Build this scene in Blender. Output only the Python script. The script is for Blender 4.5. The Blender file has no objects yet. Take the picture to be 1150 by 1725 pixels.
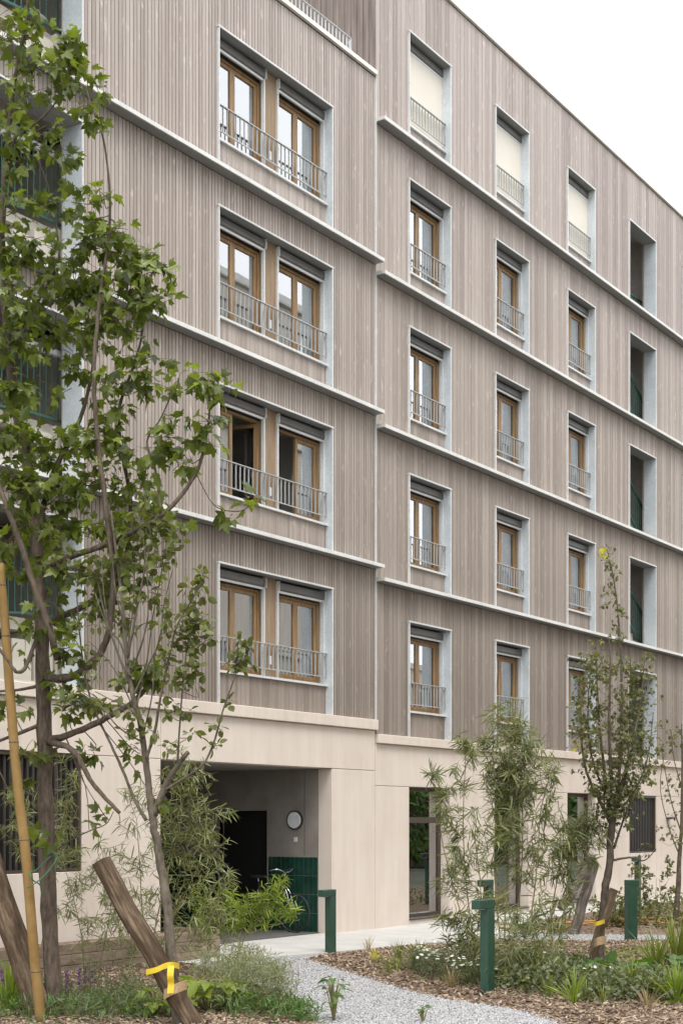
import bpy, math, random
import numpy as np
from mathutils import Vector, Matrix
random.seed(7); RNG = np.random.default_rng(11)
scene = bpy.context.scene
col = scene.collection

# ------------------------------------------------------------------ camera
cam_d = bpy.data.cameras.new('camera'); cam = bpy.data.objects.new('camera', cam_d); col.objects.link(cam)
cam_d.sensor_fit = 'HORIZONTAL'; cam_d.sensor_width = 36.0
cam_d.lens = 36.0*2400/1150
cam_d.shift_y = (1385-862.5)/1150
cam_d.clip_start = 0.2; cam_d.clip_end = 2000
cam.location = (-21.42, -14.162, 1.95)
PHI = math.radians(34.8315)
cam.rotation_euler = (math.pi/2, 0, -(math.pi/2-PHI))
scene.camera = cam

# ------------------------------------------------------------------ sky, sun, exposure
SUN_EL, SUN_AZ = math.radians(62), math.radians(236)   # azimuth: direction towards the sun, from +X counter-clockwise
world = bpy.data.worlds.new('World'); scene.world = world; world.use_nodes = True
nt = world.node_tree; nt.nodes.clear()
sky = nt.nodes.new('ShaderNodeTexSky'); sky.sky_type = 'NISHITA'; sky.sun_disc = False
sky.sun_elevation = SUN_EL; sky.sun_rotation = math.pi/2-SUN_AZ
sky.air_density = 1.0; sky.dust_density = 4.0; sky.ozone_density = 1.0
hsv = nt.nodes.new('ShaderNodeHueSaturation'); hsv.inputs['Saturation'].default_value = 0.35
mixw = nt.nodes.new('ShaderNodeMix'); mixw.data_type = 'RGBA'; mixw.inputs[0].default_value = 0.8
mixw.inputs[7].default_value = (19.1, 19.5, 19.9, 1)      # closed white cloud cover
bg = nt.nodes.new('ShaderNodeBackground'); bg.inputs[1].default_value = 0.078
wo = nt.nodes.new('ShaderNodeOutputWorld')
nt.links.new(sky.outputs[0], hsv.inputs['Color']); nt.links.new(hsv.outputs[0], mixw.inputs[6])
nt.links.new(mixw.outputs[2], bg.inputs[0]); nt.links.new(bg.outputs[0], wo.inputs[0])
sd = bpy.data.lights.new('sun', 'SUN'); sun = bpy.data.objects.new('sun', sd); col.objects.link(sun)
sd.energy = 1.5; sd.angle = math.radians(24); sd.color = (1.0, 0.95, 0.88)
sdir = Vector((math.cos(SUN_EL)*math.cos(SUN_AZ), math.cos(SUN_EL)*math.sin(SUN_AZ), math.sin(SUN_EL)))
sun.rotation_euler = (-sdir).to_track_quat('-Z', 'Y').to_euler()
scene.view_settings.view_transform = 'Standard'; scene.view_settings.look = 'None'
scene.view_settings.exposure = 0.83; scene.view_settings.gamma = 1.0
scene.view_settings.use_curve_mapping = False
scene.cycles.use_denoising = True
scene.cycles.max_bounces = 8; scene.cycles.transparent_max_bounces = 12
scene.cycles.sample_clamp_indirect = 6.0

# ------------------------------------------------------------------ helpers
ORG = {}
def tag(o, label=None, cat=None, group=None, kind=None):
    if label: o['label'] = label
    if cat: o['category'] = cat
    if group: o['group'] = group
    if kind: o['kind'] = kind
    return o
def thing(name, label, cat, loc, group=None):
    o = bpy.data.objects.new(name, None); col.objects.link(o); o.empty_display_size = .2
    o.location = loc; ORG[o.name] = Vector(loc)
    return tag(o, label, cat, group)
def link(name, me, parent, org):
    o = bpy.data.objects.new(name, me); col.objects.link(o)
    po = ORG[parent.name] if parent else Vector((0, 0, 0))
    o.location = Vector(org)-po; ORG[o.name] = Vector(org)
    if parent: o.parent = parent
    return o
def np_mesh(name, V, F, mat, smooth=False):
    me = bpy.data.meshes.new(name)
    V = np.asarray(V, dtype=np.float32)
    if isinstance(F, np.ndarray):
        n, k = F.shape
        me.vertices.add(len(V)); me.vertices.foreach_set('co', V.ravel())
        me.loops.add(n*k); me.loops.foreach_set('vertex_index', F.astype(np.int32).ravel())
        me.polygons.add(n); me.polygons.foreach_set('loop_start', np.arange(0, n*k, k, dtype=np.int32))
        me.update(calc_edges=True); me.validate()
    else:
        me.from_pydata([tuple(map(float, v)) for v in V], [], F); me.update()
    if smooth: me.polygons.foreach_set('use_smooth', [True]*len(me.polygons))
    if mat: me.materials.append(mat)
    return me
class MB:
    def __init__(s): s.v = []; s.f = []
    def box(s, x0, x1, y0, y1, z0, z1):
        b = len(s.v)
        s.v += [(x0,y0,z0),(x1,y0,z0),(x1,y1,z0),(x0,y1,z0),(x0,y0,z1),(x1,y0,z1),(x1,y1,z1),(x0,y1,z1)]
        s.f += [(b,b+3,b+2,b+1),(b+4,b+5,b+6,b+7),(b,b+1,b+5,b+4),(b+1,b+2,b+6,b+5),(b+2,b+3,b+7,b+6),(b+3,b,b+4,b+7)]
        return s
    def obox(s, c, ax, ay, az):                      # oriented box: centre and three half-axes
        c, ax, ay, az = map(Vector, (c, ax, ay, az)); b = len(s.v)
        for k in (-1, 1):
            for (i, j) in ((-1,-1),(1,-1),(1,1),(-1,1)): s.v.append(tuple(c+ax*i+ay*j+az*k))
        s.f += [(b,b+3,b+2,b+1),(b+4,b+5,b+6,b+7),(b,b+1,b+5,b+4),(b+1,b+2,b+6,b+5),(b+2,b+3,b+7,b+6),(b+3,b,b+4,b+7)]
        return s
    def bar(s, p, q, w, h=None):                     # square bar between two points
        p, q = Vector(p), Vector(q); d = (q-p); L = d.length; d.normalize()
        u = d.cross(Vector((0,0,1)));
        if u.length < 1e-3: u = Vector((1,0,0))
        u.normalize(); n = u.cross(d)
        return s.obox((p+q)/2, d*(L/2), u*(w/2), n*((h or w)/2))
    def tube(s, pts, rad, n=8, cap=True, wob=0.0):
        pts = [Vector(p) for p in pts]; m = len(pts)
        if not hasattr(rad, '__len__'): rad = [rad]*m
        b = len(s.v); u = None
        for i in range(m):
            d = (pts[min(i+1, m-1)]-pts[max(i-1, 0)])
            if d.length < 1e-6: d = Vector((0,0,1))
            d.normalize()
            if u is None:
                u = d.cross(Vector((0.3,1,0.1)));
                if u.length < .05: u = d.cross(Vector((1,0,0)))
            else: u = u - d*u.dot(d)
            u.normalize(); w = d.cross(u)
            for k in range(n):
                a = 2*math.pi*k/n; r = rad[i]*(1+(random.uniform(-wob, wob) if wob else 0))
                s.v.append(tuple(pts[i]+u*(r*math.cos(a))+w*(r*math.sin(a))))
        for i in range(m-1):
            for k in range(n):
                a, c = b+i*n+k, b+i*n+(k+1) % n
                s.f.append((a, c, c+n, a+n))
        if cap:
            s.f.append(tuple(b+k for k in reversed(range(n)))); s.f.append(tuple(b+(m-1)*n+k for k in range(n)))
        return s
    def prism(s, poly, axis, a0, a1):                # polygon (2-D) swept along an axis
        b = len(s.v); n = len(poly)
        for a in (a0, a1):
            for (p, q) in poly: s.v.append({'x': (a, p, q), 'y': (p, a, q), 'z': (p, q, a)}[axis])
        s.f += [tuple(range(b, b+n)), tuple(range(b+2*n-1, b+n-1, -1))]
        for i in range(n):
            j = (i+1) % n; s.f.append((b+i, b+n+i, b+n+j, b+j))
        return s
    def build(s, name, mat, parent=None, smooth=False, bevel=0.0):
        V = np.array(s.v, dtype=float); lo, hi = V.min(0), V.max(0)
        org = np.array([(lo[0]+hi[0])/2, (lo[1]+hi[1])/2, lo[2]])
        me = np_mesh(name, V-org, s.f, mat, smooth)
        o = link(name, me, parent, org)
        if bevel:
            m = o.modifiers.new('bevel', 'BEVEL'); m.width = bevel; m.segments = 1; m.limit_method = 'ANGLE'
        return o
def B(name, mat, parent, *boxes, **kw):
    m = MB()
    for b in boxes: m.box(*b)
    return m.build(name, mat, parent, **kw)

def catmull(pts, n=4, rad=None):
    P = [Vector(p) for p in pts]; out = []; ro = []
    for i in range(len(P)-1):
        p0, p1, p2, p3 = P[max(i-1, 0)], P[i], P[i+1], P[min(i+2, len(P)-1)]
        for k in range(n):
            t = k/n
            out.append(0.5*((2*p1)+(p2-p0)*t+(2*p0-5*p1+4*p2-p3)*t*t+(3*p1-p0-3*p2+p3)*t**3))
            if rad: ro.append(rad[i]*(1-t)+rad[i+1]*t)
    out.append(P[-1]);
    if rad: ro.append(rad[-1]); return out, ro
    return out

# ------------------------------------------------------------------ materials
def mat_new(name):
    m = bpy.data.materials.new(name); m.use_nodes = True
    nt = m.node_tree; p = nt.nodes['Principled BSDF']
    return m, nt, p
def N(nt, t, **kw):
    n = nt.nodes.new(t)
    for k, v in kw.items(): setattr(n, k, v)
    return n
def mth(nt, op, a, b=None):
    n = N(nt, 'ShaderNodeMath', operation=op)
    for i, x in enumerate((a, b)):
        if x is None: continue
        if isinstance(x, (int, float)): n.inputs[i].default_value = x
        else: nt.links.new(x, n.inputs[i])
    return n.outputs[0]
def noise(nt, vec, scale, detail=3, rough=.55):
    n = N(nt, 'ShaderNodeTexNoise'); n.inputs['Scale'].default_value = scale
    n.inputs['Detail'].default_value = detail; n.inputs['Roughness'].default_value = rough
    if vec is not None: nt.links.new(vec, n.inputs['Vector'])
    return n.outputs[0]
def ramp(nt, fac, stops):
    r = N(nt, 'ShaderNodeValToRGB'); e = r.color_ramp.elements
    while len(e) < len(stops): e.new(.5)
    for i, (p, c) in enumerate(stops): e[i].position = p; e[i].color = (*c, 1) if len(c) == 3 else c
    nt.links.new(fac, r.inputs[0]); return r.outputs[0]
def mixc(nt, fac, a, b, mode='MIX'):
    n = N(nt, 'ShaderNodeMix', data_type='RGBA', blend_type=mode)
    for i, x in ((0, fac), (6, a), (7, b)):
        if isinstance(x, (int, float)): n.inputs[i].default_value = x
        elif isinstance(x, tuple): n.inputs[i].default_value = (*x, 1)
        else: nt.links.new(x, n.inputs[i])
    return n.outputs[2]
def pos(nt, sc=(1,1,1)):
    g = N(nt, 'ShaderNodeNewGeometry'); v = N(nt, 'ShaderNodeVectorMath', operation='MULTIPLY')
    nt.links.new(g.outputs['Position'], v.inputs[0]); v.inputs[1].default_value = sc
    return v.outputs[0], g
def bump(nt, p, h, strength, dist=.01):
    b = N(nt, 'ShaderNodeBump'); b.inputs['Strength'].default_value = strength; b.inputs['Distance'].default_value = dist
    nt.links.new(h, b.inputs['Height']); nt.links.new(b.outputs[0], p.inputs['Normal'])
def simple(name, c, rough=.6, metal=0.0, var=.12, scale=6.0, stretch=(1,1,1), bmp=0.0, spec=.5):
    m, nt, p = mat_new(name)
    v, g = pos(nt, stretch); n = noise(nt, v, scale, 4)
    lo = tuple(x*(1-var) for x in c); hi = tuple(min(1, x*(1+var)) for x in c)
    nt.links.new(ramp(nt, n, [(.3, lo), (.7, hi)]), p.inputs['Base Color'])
    p.inputs['Roughness'].default_value = rough; p.inputs['Metallic'].default_value = metal
    p.inputs['Specular IOR Level'].default_value = spec
    if bmp: bump(nt, p, noise(nt, v, scale*5, 4), bmp)
    return m
def cladding(name, pitch, lo, mid, hi, off=0.0, z0=3.75, top=3):
    """weathered vertical softwood boards: a tone per board, long grain, pale flecks round knots"""
    m, nt, p = mat_new(name); v, g = pos(nt)
    sp = N(nt, 'ShaderNodeSeparateXYZ'); nt.links.new(g.outputs['Position'], sp.inputs[0])
    # id along the wall: works for walls along X and along Y
    s = mth(nt, 'ADD', sp.outputs[0], mth(nt, 'MULTIPLY', sp.outputs[1], .0))
    idx = mth(nt, 'FLOOR', mth(nt, 'DIVIDE', mth(nt, 'ADD', s, off), pitch))
    stor = mth(nt, 'MINIMUM', mth(nt, 'FLOOR', mth(nt, 'DIVIDE', mth(nt, 'ADD', sp.outputs[2], -z0), 2.76)), top)
    cv = N(nt, 'ShaderNodeCombineXYZ'); nt.links.new(idx, cv.inputs[0]); nt.links.new(stor, cv.inputs[1])
    wn = N(nt, 'ShaderNodeTexWhiteNoise', noise_dimensions='2D'); nt.links.new(cv.outputs[0], wn.inputs[0])
    tone = wn.outputs[0]
    # grain: noise stretched along z, shifted per board
    sh = N(nt, 'ShaderNodeCombineXYZ')
    nt.links.new(mth(nt, 'MULTIPLY', sp.outputs[0], 34.0), sh.inputs[0]); nt.links.new(mth(nt, 'MULTIPLY', tone, 50.0), sh.inputs[1])
    nt.links.new(mth(nt, 'MULTIPLY', sp.outputs[2], 2.1), sh.inputs[2])
    gr = noise(nt, sh.outputs[0], 1.0, 5, .6)
    sh2 = N(nt, 'ShaderNodeCombineXYZ')
    nt.links.new(mth(nt, 'MULTIPLY', sp.outputs[0], 10.0), sh2.inputs[0]); nt.links.new(mth(nt, 'MULTIPLY', tone, 90.0), sh2.inputs[1])
    nt.links.new(mth(nt, 'MULTIPLY', sp.outputs[2], 3.4), sh2.inputs[2])
    fl = noise(nt, sh2.outputs[0], 1.0, 4, .62)
    big = noise(nt, v, .35, 3, .5)
    base = ramp(nt, mth(nt, 'ADD', mth(nt, 'MULTIPLY', tone, .42), mth(nt, 'MULTIPLY', gr, .58)), [(.28, lo), (.5, mid), (.72, hi)])
    fleck = ramp(nt, fl, [(.60, (0,0,0)), (.74, (1,1,1))])
    base = mixc(nt, mth(nt, 'MULTIPLY', fleck, .6), base, tuple(min(1, x*1.55) for x in hi))
    # higher floors tint to a paler silvery lilac, lower ones darker and browner
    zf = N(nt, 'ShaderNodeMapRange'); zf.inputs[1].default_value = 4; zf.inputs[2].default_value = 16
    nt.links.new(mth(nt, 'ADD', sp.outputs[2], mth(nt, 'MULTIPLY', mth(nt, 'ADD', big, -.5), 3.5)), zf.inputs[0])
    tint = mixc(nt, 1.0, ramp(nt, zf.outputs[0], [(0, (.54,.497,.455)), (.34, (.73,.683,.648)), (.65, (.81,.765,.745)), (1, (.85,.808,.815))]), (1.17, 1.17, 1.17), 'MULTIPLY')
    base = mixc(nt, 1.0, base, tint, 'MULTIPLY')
    nt.links.new(base, p.inputs['Base Color']); p.inputs['Roughness'].default_value = .8
    p.inputs['Specular IOR Level'].default_value = .25
    bump(nt, p, gr, .25, .004)
    return m
M = {}
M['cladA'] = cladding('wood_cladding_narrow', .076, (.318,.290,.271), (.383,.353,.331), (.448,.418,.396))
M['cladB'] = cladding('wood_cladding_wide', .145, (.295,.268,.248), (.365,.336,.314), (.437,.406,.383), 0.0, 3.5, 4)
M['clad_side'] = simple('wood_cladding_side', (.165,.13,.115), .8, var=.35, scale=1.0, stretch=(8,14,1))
M['membrane'] = simple('black_wall_membrane', (.035,.03,.028), .9)
def galv(name, c, rough=.45, metal=.55):
    m, nt, p = mat_new(name); v, g = pos(nt)
    vo = N(nt, 'ShaderNodeTexVoronoi'); vo.inputs['Scale'].default_value = 28; nt.links.new(v, vo.inputs['Vector'])
    n2 = noise(nt, v, 2.2, 4)
    f = mth(nt, 'ADD', mth(nt, 'MULTIPLY', vo.outputs['Distance'], .35), mth(nt, 'MULTIPLY', n2, .7))
    nt.links.new(ramp(nt, f, [(.25, tuple(x*.82 for x in c)), (.75, tuple(min(1, x*1.1) for x in c))]), p.inputs['Base Color'])
    p.inputs['Metallic'].default_value = metal; p.inputs['Roughness'].default_value = rough
    return m
M['galv'] = galv('galvanised_steel', (.60,.65,.69), .5, .3)
M['ledge'] = galv('ledge_lit_metal', (.60,.60,.585), .55, .1)  # pale copy of the ledge sheet, light on the lip put into it
M['soffit_shade'] = galv('soffit_shade_metal', (.235,.24,.24), .6, .1)  # darkened copy of the same sheet, soffit shade put into its colour
M['trim'] = galv('pale_trim_metal', (.61,.62,.62), .5, .15)
M['rail'] = galv('railing_steel', (.43,.44,.44), .5, .4)
M['concrete'] = None
def cream():
    m, nt, p = mat_new('cream_precast_concrete'); v, g = pos(nt)
    a = noise(nt, v, .9, 5, .6); v2, _ = pos(nt, (3, 3, .35)); st = noise(nt, v2, 1.6, 5, .6); fine = noise(nt, v, 60, 4, .6)
    f = mth(nt, 'ADD', mth(nt, 'MULTIPLY', a, .45), mth(nt, 'ADD', mth(nt, 'MULTIPLY', st, .45), mth(nt, 'MULTIPLY', fine, .12)))
    nt.links.new(ramp(nt, f, [(.3, (.52,.445,.385)), (.5, (.60,.525,.462)), (.66, (.65,.58,.52))]), p.inputs['Base Color'])
    p.inputs['Roughness'].default_value = .82; p.inputs['Specular IOR Level'].default_value = .3
    bump(nt, p, mth(nt, 'ADD', fine, mth(nt, 'MULTIPLY', a, .6)), .22, .006)
    return m
M['cream'] = cream()
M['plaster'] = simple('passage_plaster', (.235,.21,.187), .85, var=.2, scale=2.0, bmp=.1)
M['pave'] = simple('pale_concrete_paving', (.43,.42,.40), .85, var=.1, scale=2.2, bmp=.15)
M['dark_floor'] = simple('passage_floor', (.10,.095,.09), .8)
M['stairconc'] = simple('stair_concrete', (.50,.47,.41), .8, var=.08)
M['wall_in'] = simple('interior_render', (.42,.38,.35), .9, var=.08)
M['room'] = simple('room_paint', (.55,.54,.52), .9, var=.04)
def wood(name, lo, hi, rough=.45, sx=(30,30,2)):
    m, nt, p = mat_new(name); v, g = pos(nt, sx); n = noise(nt, v, 1.0, 5, .6)
    nt.links.new(ramp(nt, n, [(.3, lo), (.7, hi)]), p.inputs['Base Color'])
    p.inputs['Roughness'].default_value = rough; p.inputs['Specular IOR Level'].default_value = .35
    bump(nt, p, n, .15, .003)
    return m
M['frame'] = wood('oiled_window_wood', (.175,.10,.044), (.34,.218,.108))
M['post'] = wood('laminated_timber', (.22,.148,.09), (.33,.24,.16), .6, (12,12,1.2))
M['blindbox'] = simple('anthracite_blind_box', (.12,.118,.115), .45, .2)
M['blind'] = simple('cream_blind_fabric', (.66,.625,.56), .85, var=.03, scale=2)
M['curtain'] = simple('pale_curtain', (.78,.75,.69), .9, var=.08, scale=1.0, stretch=(14,14,.4))
M['bronze'] = simple('bronze_window_metal', (.075,.058,.045), .45, .3)
M['bars'] = simple('dark_louvre', (.03,.026,.024), .5)
def painted():
    m, nt, p = mat_new('green_painted_steel'); v, g = pos(nt); n = noise(nt, v, 9, 5, .65); v2, _ = pos(nt, (30, 30, 6)); s = noise(nt, v2, 1.0, 5, .7)
    c = ramp(nt, n, [(.3, (.015,.050,.031)), (.7, (.024,.068,.042))])
    c = mixc(nt, mth(nt, 'MULTIPLY', ramp(nt, s, [(.62, (0,0,0)), (.72, (1,1,1))]), .35), c, (.14,.17,.14))
    nt.links.new(c, p.inputs['Base Color']); nt.links.new(ramp(nt, n, [(.3, (.32,.32,.32)), (.7, (.55,.55,.55))]), p.inputs['Roughness']); return m
M['green'] = painted()
M['green_rail'] = simple('green_railing_paint', (.04,.125,.10), .5)
M['tile'] = simple('glazed_green_tile', (.011,.046,.032), .25, 0, var=.35, scale=5)
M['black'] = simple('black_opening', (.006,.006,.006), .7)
M['lamp'] = simple('opal_lamp_glass', (.62,.63,.66), .3)
M['rubber'] = simple('tyre_rubber', (.015,.015,.015), .7)
M['chrome'] = galv('bicycle_chrome', (.6,.6,.6), .25, .9)
M['film'] = simple('protective_film', (.72,.73,.74), .35, var=.08)
def glass():
    m = bpy.data.materials.new('window_glass'); m.use_nodes = True; nt = m.node_tree; nt.nodes.clear()
    o = N(nt, 'ShaderNodeOutputMaterial'); mx = N(nt, 'ShaderNodeMixShader')
    t = N(nt, 'ShaderNodeBsdfTransparent'); t.inputs[0].default_value = (.82,.84,.82,1)
    g = N(nt, 'ShaderNodeBsdfGlossy'); g.inputs['Roughness'].default_value = .01; g.inputs[0].default_value = (.97,.98,1,1)
    fr = N(nt, 'ShaderNodeFresnel'); fr.inputs[0].default_value = 2.1
    v, _ = pos(nt); nb = noise(nt, v, 1.1, 1)
    b = N(nt, 'ShaderNodeBump'); b.inputs['Strength'].default_value = .06; b.inputs['Distance'].default_value = .02
    nt.links.new(nb, b.inputs['Height']); nt.links.new(b.outputs[0], g.inputs['Normal'])
    k = N(nt, 'ShaderNodeMath', operation='MULTIPLY_ADD'); k.inputs[1].default_value = 1.9; k.inputs[2].default_value = .12; k.use_clamp = True
    nt.links.new(fr.outputs[0], k.inputs[0])
    nt.links.new(k.outputs[0], mx.inputs[0]); nt.links.new(t.outputs[0], mx.inputs[1]); nt.links.new(g.outputs[0], mx.inputs[2])
    nt.links.new(mx.outputs[0], o.inputs[0]); return m
M['glass'] = glass()
def leafmat(name, c1, c2, trans=.35, rough=.42, back=None):
    m, nt, p = mat_new(name); g = N(nt, 'ShaderNodeNewGeometry')
    f = g.outputs['Random Per Island']
    oi = N(nt, 'ShaderNodeObjectInfo')
    f2 = mth(nt, 'FRACT', mth(nt, 'ADD', f, oi.outputs['Random']))
    c = ramp(nt, f2, [(0, c1), (.75, tuple((a+b)/2 for a, b in zip(c1, c2))), (1, c2)])
    nt.links.new(c, p.inputs['Base Color']); p.inputs['Roughness'].default_value = rough
    p.inputs['Specular IOR Level'].default_value = .45
    tr = N(nt, 'ShaderNodeBsdfTranslucent')
    tc = mixc(nt, 1.0, c, (1.5, 1.6, .55), 'MULTIPLY'); nt.links.new(tc, tr.inputs[0])
    mx = N(nt, 'ShaderNodeMixShader'); mx.inputs[0].default_value = trans
    o = nt.nodes['Material Output']
    nt.links.new(p.outputs[0], mx.inputs[1]); nt.links.new(tr.outputs[0], mx.inputs[2]); nt.links.new(mx.outputs[0], o.inputs[0])
    return m
M['maple'] = leafmat('maple_leaf', (.052,.070,.015), (.195,.235,.048), .46, .32)
M['round'] = leafmat('round_leaf', (.085,.098,.032), (.155,.17,.052), .35)
M['small'] = leafmat('small_leaf', (.085,.094,.042), (.19,.195,.075), .35)
M['willow'] = leafmat('willow_leaf', (.115,.130,.060), (.28,.30,.14), .32)
M['willow_dark'] = leafmat('willow_leaf_dark', (.072,.088,.046), (.18,.20,.095), .3)
M['lime'] = leafmat('lime_leaf', (.13,.19,.03), (.30,.36,.06), .4)
M['broad'] = leafmat('broad_leaf', (.055,.115,.03), (.12,.20,.05), .35)
M['grass'] = leafmat('grass_blade', (.11,.14,.035), (.27,.28,.08), .3)
M['fennel'] = leafmat('feathery_leaf', (.14,.155,.085), (.26,.27,.15), .3)
M['straw'] = leafmat('dry_stalk', (.25,.18,.10), (.42,.33,.19), .2)
M['petal'] = leafmat('white_petal', (.65,.65,.58), (.78,.77,.70), .2)
M['purple'] = leafmat('purple_flower', (.17,.07,.24), (.30,.14,.40), .2)
M['yellowleaf'] = leafmat('yellow_leaf', (.45,.40,.04), (.55,.52,.08), .4)
def bark(name, lo, hi, sc=(22,22,5), bmp=.6):
    m, nt, p = mat_new(name); v, g = pos(nt, sc); n = noise(nt, v, 1.0, 6, .65)
    v2, _ = pos(nt, (3,3,3)); n2 = noise(nt, v2, 1, 3)
    f = mth(nt, 'ADD', mth(nt, 'MULTIPLY', n, .6), mth(nt, 'MULTIPLY', n2, .4))
    nt.links.new(ramp(nt, f, [(.32, lo), (.66, hi)]), p.inputs['Base Color'])
    p.inputs['Roughness'].default_value = .85; p.inputs['Specular IOR Level'].default_value = .2
    bump(nt, p, n, bmp, .012); return m
M['bark'] = bark('maple_bark', (.026,.019,.014), (.15,.115,.088), (34,34,9), 1.0)
M['bark2'] = bark('smooth_bark', (.035,.028,.021), (.17,.142,.108), (24,24,13), .9)
M['twig'] = bark('twig_bark', (.07,.048,.035), (.15,.11,.08))
M['stem'] = bark('green_stem', (.13,.12,.055), (.27,.24,.11), (20,20,5), .2)
M['log'] = bark('weathered_log', (.03,.02,.013), (.145,.102,.066), (20,20,3.0), 1.0)
def logmat(name, lo, mid, hi):
    m, nt, p = mat_new(name); tc = N(nt, 'ShaderNodeTexCoord'); mp_ = N(nt, 'ShaderNodeMapping'); mp_.inputs['Scale'].default_value = (26, 26, 2.2)
    nt.links.new(tc.outputs['Object'], mp_.inputs[0]); n = noise(nt, mp_.outputs[0], 1.0, 7, .68)
    m2 = N(nt, 'ShaderNodeMapping'); m2.inputs['Scale'].default_value = (5, 5, 2.0); nt.links.new(tc.outputs['Object'], m2.inputs[0]); n2 = noise(nt, m2.outputs[0], 1.0, 4, .6)
    f = mth(nt, 'ADD', mth(nt, 'MULTIPLY', n, .55), mth(nt, 'MULTIPLY', n2, .5))
    nt.links.new(ramp(nt, f, [(.36, lo), (.52, mid), (.68, hi)]), p.inputs['Base Color']); p.inputs['Roughness'].default_value = .85; p.inputs['Specular IOR Level'].default_value = .2
    bump(nt, p, n, .9, .012); return m
M['logtex'] = logmat('split_weathered_log', (.022,.014,.009), (.085,.058,.037), (.24,.18,.122))
M['log_grey2'] = logmat('silver_grey_log', (.05,.042,.036), (.13,.112,.096), (.25,.22,.19))
M['cutwood'] = simple('sawn_end_grain', (.20,.135,.08), .9, var=.35, scale=30)
M['log_grey'] = bark('grey_log', (.065,.055,.048), (.19,.165,.14), (18,18,2.5), .5)
M['bamboo'] = bark('yellow_pole', (.155,.092,.03), (.25,.16,.062), (9,9,5), .2)
M['board'] = bark('grey_board', (.13,.095,.07), (.33,.26,.20), (2.0,8,14), .4)
M['tape'] = simple('yellow_tape', (.60,.42,.02), .55, var=.12, scale=12)
M['burlap'] = simple('burlap_strap', (.36,.25,.14), .9, var=.25, scale=40)
M['wire'] = simple('green_tie_wire', (.02,.13,.06), .5)
M['hose'] = simple('orange_hose', (.46,.22,.06), .6)
def chips(name, stops, rough=.9):
    m, nt, p = mat_new(name); g = N(nt, 'ShaderNodeNewGeometry')
    nt.links.new(ramp(nt, g.outputs['Random Per Island'], stops), p.inputs['Base Color'])
    p.inputs['Roughness'].default_value = rough; p.inputs['Specular IOR Level'].default_value = .25; return m
M['chip'] = chips('bark_chip', [(0, (.07,.046,.032)), (.4, (.19,.13,.088)), (.75, (.31,.23,.165)), (1, (.47,.38,.29))])
M['stone'] = chips('gravel_stone', [(0, (.15,.15,.155)), (.25, (.32,.317,.323)), (.7, (.43,.427,.435)), (1, (.54,.535,.54))])
M['gravel'] = simple('gravel_bed', (.42,.415,.42), .9, var=.35, scale=45, bmp=.6)
M['soil'] = simple('mulch_soil', (.16,.11,.075), .95, var=.5, scale=18, bmp=.8)
M['earth'] = simple('ground_earth', (.075,.085,.05), .95, var=.4, scale=.4)
M['opp'] = simple('opposite_wall', (.68,.62,.55), .85, var=.12, scale=1, stretch=(5,5,.3))
M['oppglass'] = simple('opposite_glass', (.06,.065,.07), .15)
M['coping'] = galv('roof_coping', (.74,.71,.66), .55, .1)
M['roofing'] = simple('roof_membrane', (.3,.3,.3), .9)


CAMX, CAMY = -21.42, -14.162
def WP(u, v, t):
    """survey point: bearing u, height reading v (1385 = eye level) and distance t in metres from the survey station"""
    a, b = (u-575)/2400, (1385-v)/2400; c, s = math.cos(PHI), math.sin(PHI)
    return (CAMX+t*(c+a*s), CAMY+t*(s-a*c), 1.95+t*b)
def WG(u, v): return WP(u, v, 1.95*2400/(v-1385))
# ================================================================== GROUND
def point_in(poly, x, y):
    inside = np.zeros(x.shape, bool); n = len(poly)
    for i in range(n):
        (x0, y0), (x1, y1) = poly[i], poly[(i+1) % n]
        c = ((y0 > y) != (y1 > y)) & (x < (x1-x0)*(y-y0)/((y1-y0) or 1e-9)+x0)
        inside ^= c
    return inside
def sdist(poly, x, y):
    d = np.full(x.shape, 1e9); n = len(poly)
    for i in range(n):
        (x0, y0), (x1, y1) = poly[i], poly[(i+1) % n]
        ex, ey = x1-x0, y1-y0; L = ex*ex+ey*ey
        t = np.clip(((x-x0)*ex+(y-y0)*ey)/L, 0, 1)
        d = np.minimum(d, np.hypot(x-x0-t*ex, y-y0-t*ey))
    return np.where(point_in(poly, x, y), d, -d)
def wave(x, y):
    return (np.sin(x*1.7+y*.9)+np.sin(x*.8-y*2.1+1.3)+np.sin(x*3.1+y*2.7+.4)*.5)/2.5
ISLAND = [(-5.08,-2.17),(-3.7,-2.28),(-1.9,-2.75),(-1.05,-3.4),(-.64,-4.1),(.44,-5.7),(1.2,-8),(1.0,-13),(-6,-14),(-10.2,-10),(-8.91,-8.04),(-8.41,-7.5),(-8.05,-6.75),(-7.93,-6.24),(-7.49,-5.43),(-6.36,-3.92),(-5.81,-3.15)]
LEFTBED = [(-6.75,-1.62),(-7.75,-3.05),(-9.1,-5.0),(-10.27,-6.09),(-11.2,-8.2),(-13,-10),(-18,-10),(-18,-.9),(-7.2,-.9)]
BACKBED = [(1.0,-3.3),(1.95,-5.05),(3.2,-8),(14,-8),(19,-1.1),(4,-1.2),(2.0,-2.0)]
def bed_z(poly, x, y, H=.06):
    x = np.asarray(x, float); y = np.asarray(y, float); d = sdist(poly, x, y)
    return np.clip((d-.05)*.28, -.06, H)+.022*wave(x*2.3, y*2.3)*np.clip(d*2, 0, 1)
GX, GY = np.meshgrid(np.arange(-20, 20, .06), np.arange(-15, 0, .06))
GH = np.maximum.reduce([np.zeros_like(GX)]+[bed_z(p, GX, GY) for p in (ISLAND, LEFTBED, BACKBED)])
def gz(x, y):
    i, j = int(round((y+15)/.06)), int(round((x+20)/.06))
    return float(GH[i, j]) if 0 <= i < GH.shape[0] and 0 <= j < GH.shape[1] else 0.0
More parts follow.
